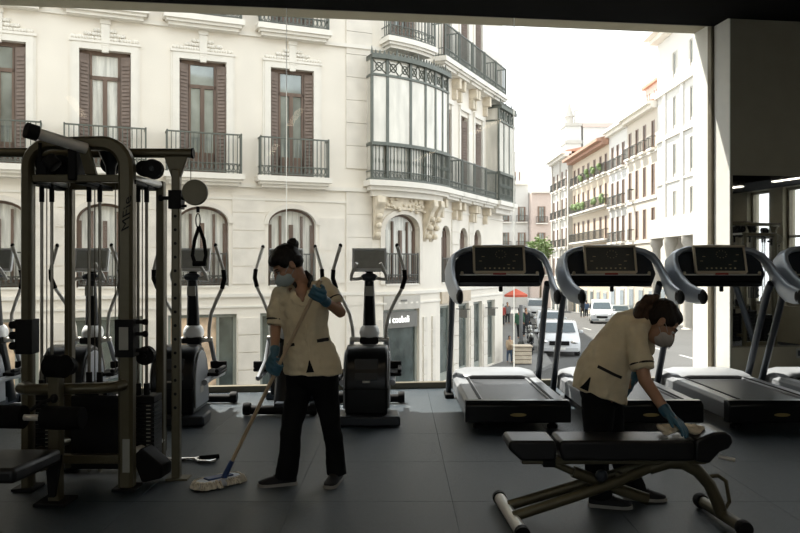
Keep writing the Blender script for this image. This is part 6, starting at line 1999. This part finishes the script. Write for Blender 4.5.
b.limb([wrn, wrn.lerp(tipn, 0.6)], [0.026, 0.014], 10); b.limb([wrf, W(630, 388, 4.95)], [0.026, 0.014], 10)
body2, _ = remeshed('body', b, M['skin'], p2, 0.006, 3)
head_extras(p2, T2, S2, R2, K2, 'hair_brown', 'mask_white')
h = MB()
h.ell(T2((0, -0.024, 0.044)), S2((0.085, 0.097, 0.089)), R2, 22, 14)
h.ell(T2((0, -0.055, -0.005)), S2((0.076, 0.060, 0.066)), R2, 18, 10)
h.ell(T2((0, 0.03, 0.075)), S2((0.066, 0.052, 0.044)), R2, 18, 10)
for sg in (-1, 1): h.ell(T2((sg * 0.055, 0.012, 0.035)), S2((0.030, 0.048, 0.048)), R2, 14, 8)
hair2, _ = remeshed('hair', h, M['hair_brown'], p2, 0.006, 2, disp=0.005, dscale=40)
h = MB()
tb = T2((0, -0.10, 0.035))
h.limb([tb, W(655, 297.5, 4.82), W(648, 299, 4.81), W(642, 306, 4.79), W(638, 315, 4.76), W(635, 324, 4.73)], [0.028, 0.036, 0.038, 0.038, 0.034, 0.012], 14)
h.limb([W(650, 303, 4.81), W(645, 316, 4.77), W(643, 328, 4.75)], [0.03, 0.028, 0.010], 12)
remeshed('ponytail', h, M['hair_brown_lit'], hair2, 0.006, 1, disp=0.007, dscale=45)
h = MB(); a_ = (W(654, 299, 4.84) - tb).normalized(); x_ = a_.cross(V((0, 1, 0))).normalized(); y_ = a_.cross(x_)
c_ = tb.lerp(W(654, 299, 4.84), 0.35)
h.tube([c_ + x_ * 0.034 * math.cos(s) + y_ * 0.034 * math.sin(s) for s in [2 * PI * k / 14 for k in range(14)]], 0.007, 6, closed=True); h.build('hair_tie', M['trim_dark'], hair2)
# tunic
q = MB()
q.loft([tr(648, 314, 0.072, 0.062, 40), tr(641, 317, 0.13, 0.085, 40), tr(633, 323, 0.172, 0.112, 38), tr(621, 338, 0.175, 0.130, 35), tr(610, 354, 0.172, 0.146, 28), tr(604, 370, 0.178, 0.160, 22), tr(600.5, 384, 0.188, 0.170, 20), tr(599.5, 395, 0.190, 0.175, 19)])
d_ = (eln - shn).normalized()
q.tube([W(632, 327, 4.78), shn + V((0, 0.01, 0)), shn + d_ * 0.09, shn + d_ * 0.16, shn + d_ * 0.235], [0.06, 0.070, 0.072, 0.070, 0.068], 18)
q.ell(shn + V((0, 0.01, 0)), (0.07, 0.066, 0.07))
e_ = (elf - shf).normalized()
q.tube([W(634, 327, 4.95), shf, shf + e_ * 0.09, shf + e_ * 0.15], [0.06, 0.066, 0.068, 0.064], 18)
q.ell(shf, (0.066, 0.066, 0.066))
tun2, bt2 = remeshed('tunic', q, M['tunic'], p2, 0.007, 4, disp=0.016, dscale=12, seed=7.1)
cuff(tun2, shn + d_ * 0.20, d_, 0.0685); cuff(tun2, shf + e_ * 0.13, e_, 0.0645)
ribbon('pocket_trim', bt2, [(598, 366), (606, 370), (614, 374), (621, 377)], 1.5, 'trim_dark', tun2, 0.009)
ribbon('side_slit', bt2, [(590.5, 377), (588.5, 381), (586.5, 385), (584.5, 389), (583.5, 391)], [0.3, 1.6, 2.9, 4.2, 4.8], 'trousers', tun2, 0.009)
q = MB(); q.tube([W(641, 309, 4.80), W(640, 306, 4.87), W(644, 304, 4.94), W(652, 312, 4.95), W(655, 321, 4.87), W(651, 320, 4.80), W(641, 309, 4.80)], 0.011, 10); q.build('collar', M['trim_dark'], tun2)
# trousers
q = MB()
q.ell(W(603, 390, 4.88), (0.142, 0.165, 0.125), nu=20, nv=12)
q.tube([hn + V((0, 0, 0.06)), hn + V((0, 0, -0.08)), kn, kn.lerp(an, 0.6), an + V((0.012, 0, -0.035))], [0.105, 0.098, 0.074, 0.070, 0.074], 18)
q.tube([hf + V((0, 0, 0.06)), hf + V((0, 0, -0.08)), kf, kf.lerp(af, 0.6), af + V((0.012, 0, -0.045))], [0.105, 0.098, 0.074, 0.068, 0.072], 18)
remeshed('trousers', q, M['trousers'], p2, 0.008, 4, disp=0.010, dscale=11, seed=9)
shoe(p2, (an.x - 0.055, an.y + 0.012), (0.97, -0.22)); shoe(p2, (af.x - 0.055, af.y + 0.012), (0.96, -0.20))
# gloves
g = MB()
hand(g, wrn, tipn - wrn, V((-0.2, 0.1, -1)), -1, 0.30); g.limb([wrn.lerp(eln, 0.14), wrn, wrn + (tipn - wrn) * 0.2], [0.036, 0.032, 0.028], 14)
remeshed('glove', g, M['glove'], p2, 0.0045, 2)
g = MB()
w2 = wrf
hand(g, w2, W(628, 394, 4.97) - w2, V((-1, 0, -0.3)), 1, 0.25); g.limb([w2.lerp(elf, 0.2), w2, w2 + V((-0.01, 0, -0.02))], [0.036, 0.032, 0.028], 14)
remeshed('glove', g, M['glove'], p2, 0.0045, 2)
# cloth under her hand
ct = MB()
for k in range(26):
    a = random.uniform(0, 6.28); r_ = random.uniform(0, 1) ** 0.6
    ct.ell((1.61 + 0.125 * r_ * math.cos(a), 4.51 + 0.075 * r_ * math.sin(a), 0.531 + random.uniform(0, 0.012) + (1 - r_) * 0.012), (random.uniform(0.035, 0.05), random.uniform(0.03, 0.045), 0.016), Matrix.Rotation(random.uniform(-0.5, 0.5), 3, 'Y'), 12, 8)
co, _ = remeshed('cleaning_cloth', ct, M['wipe'], None, 0.006, 2, disp=0.006, dscale=25)
tag(co, 'crumpled yellowish cleaning cloth under the gloved hand on the bench', 'cloth')
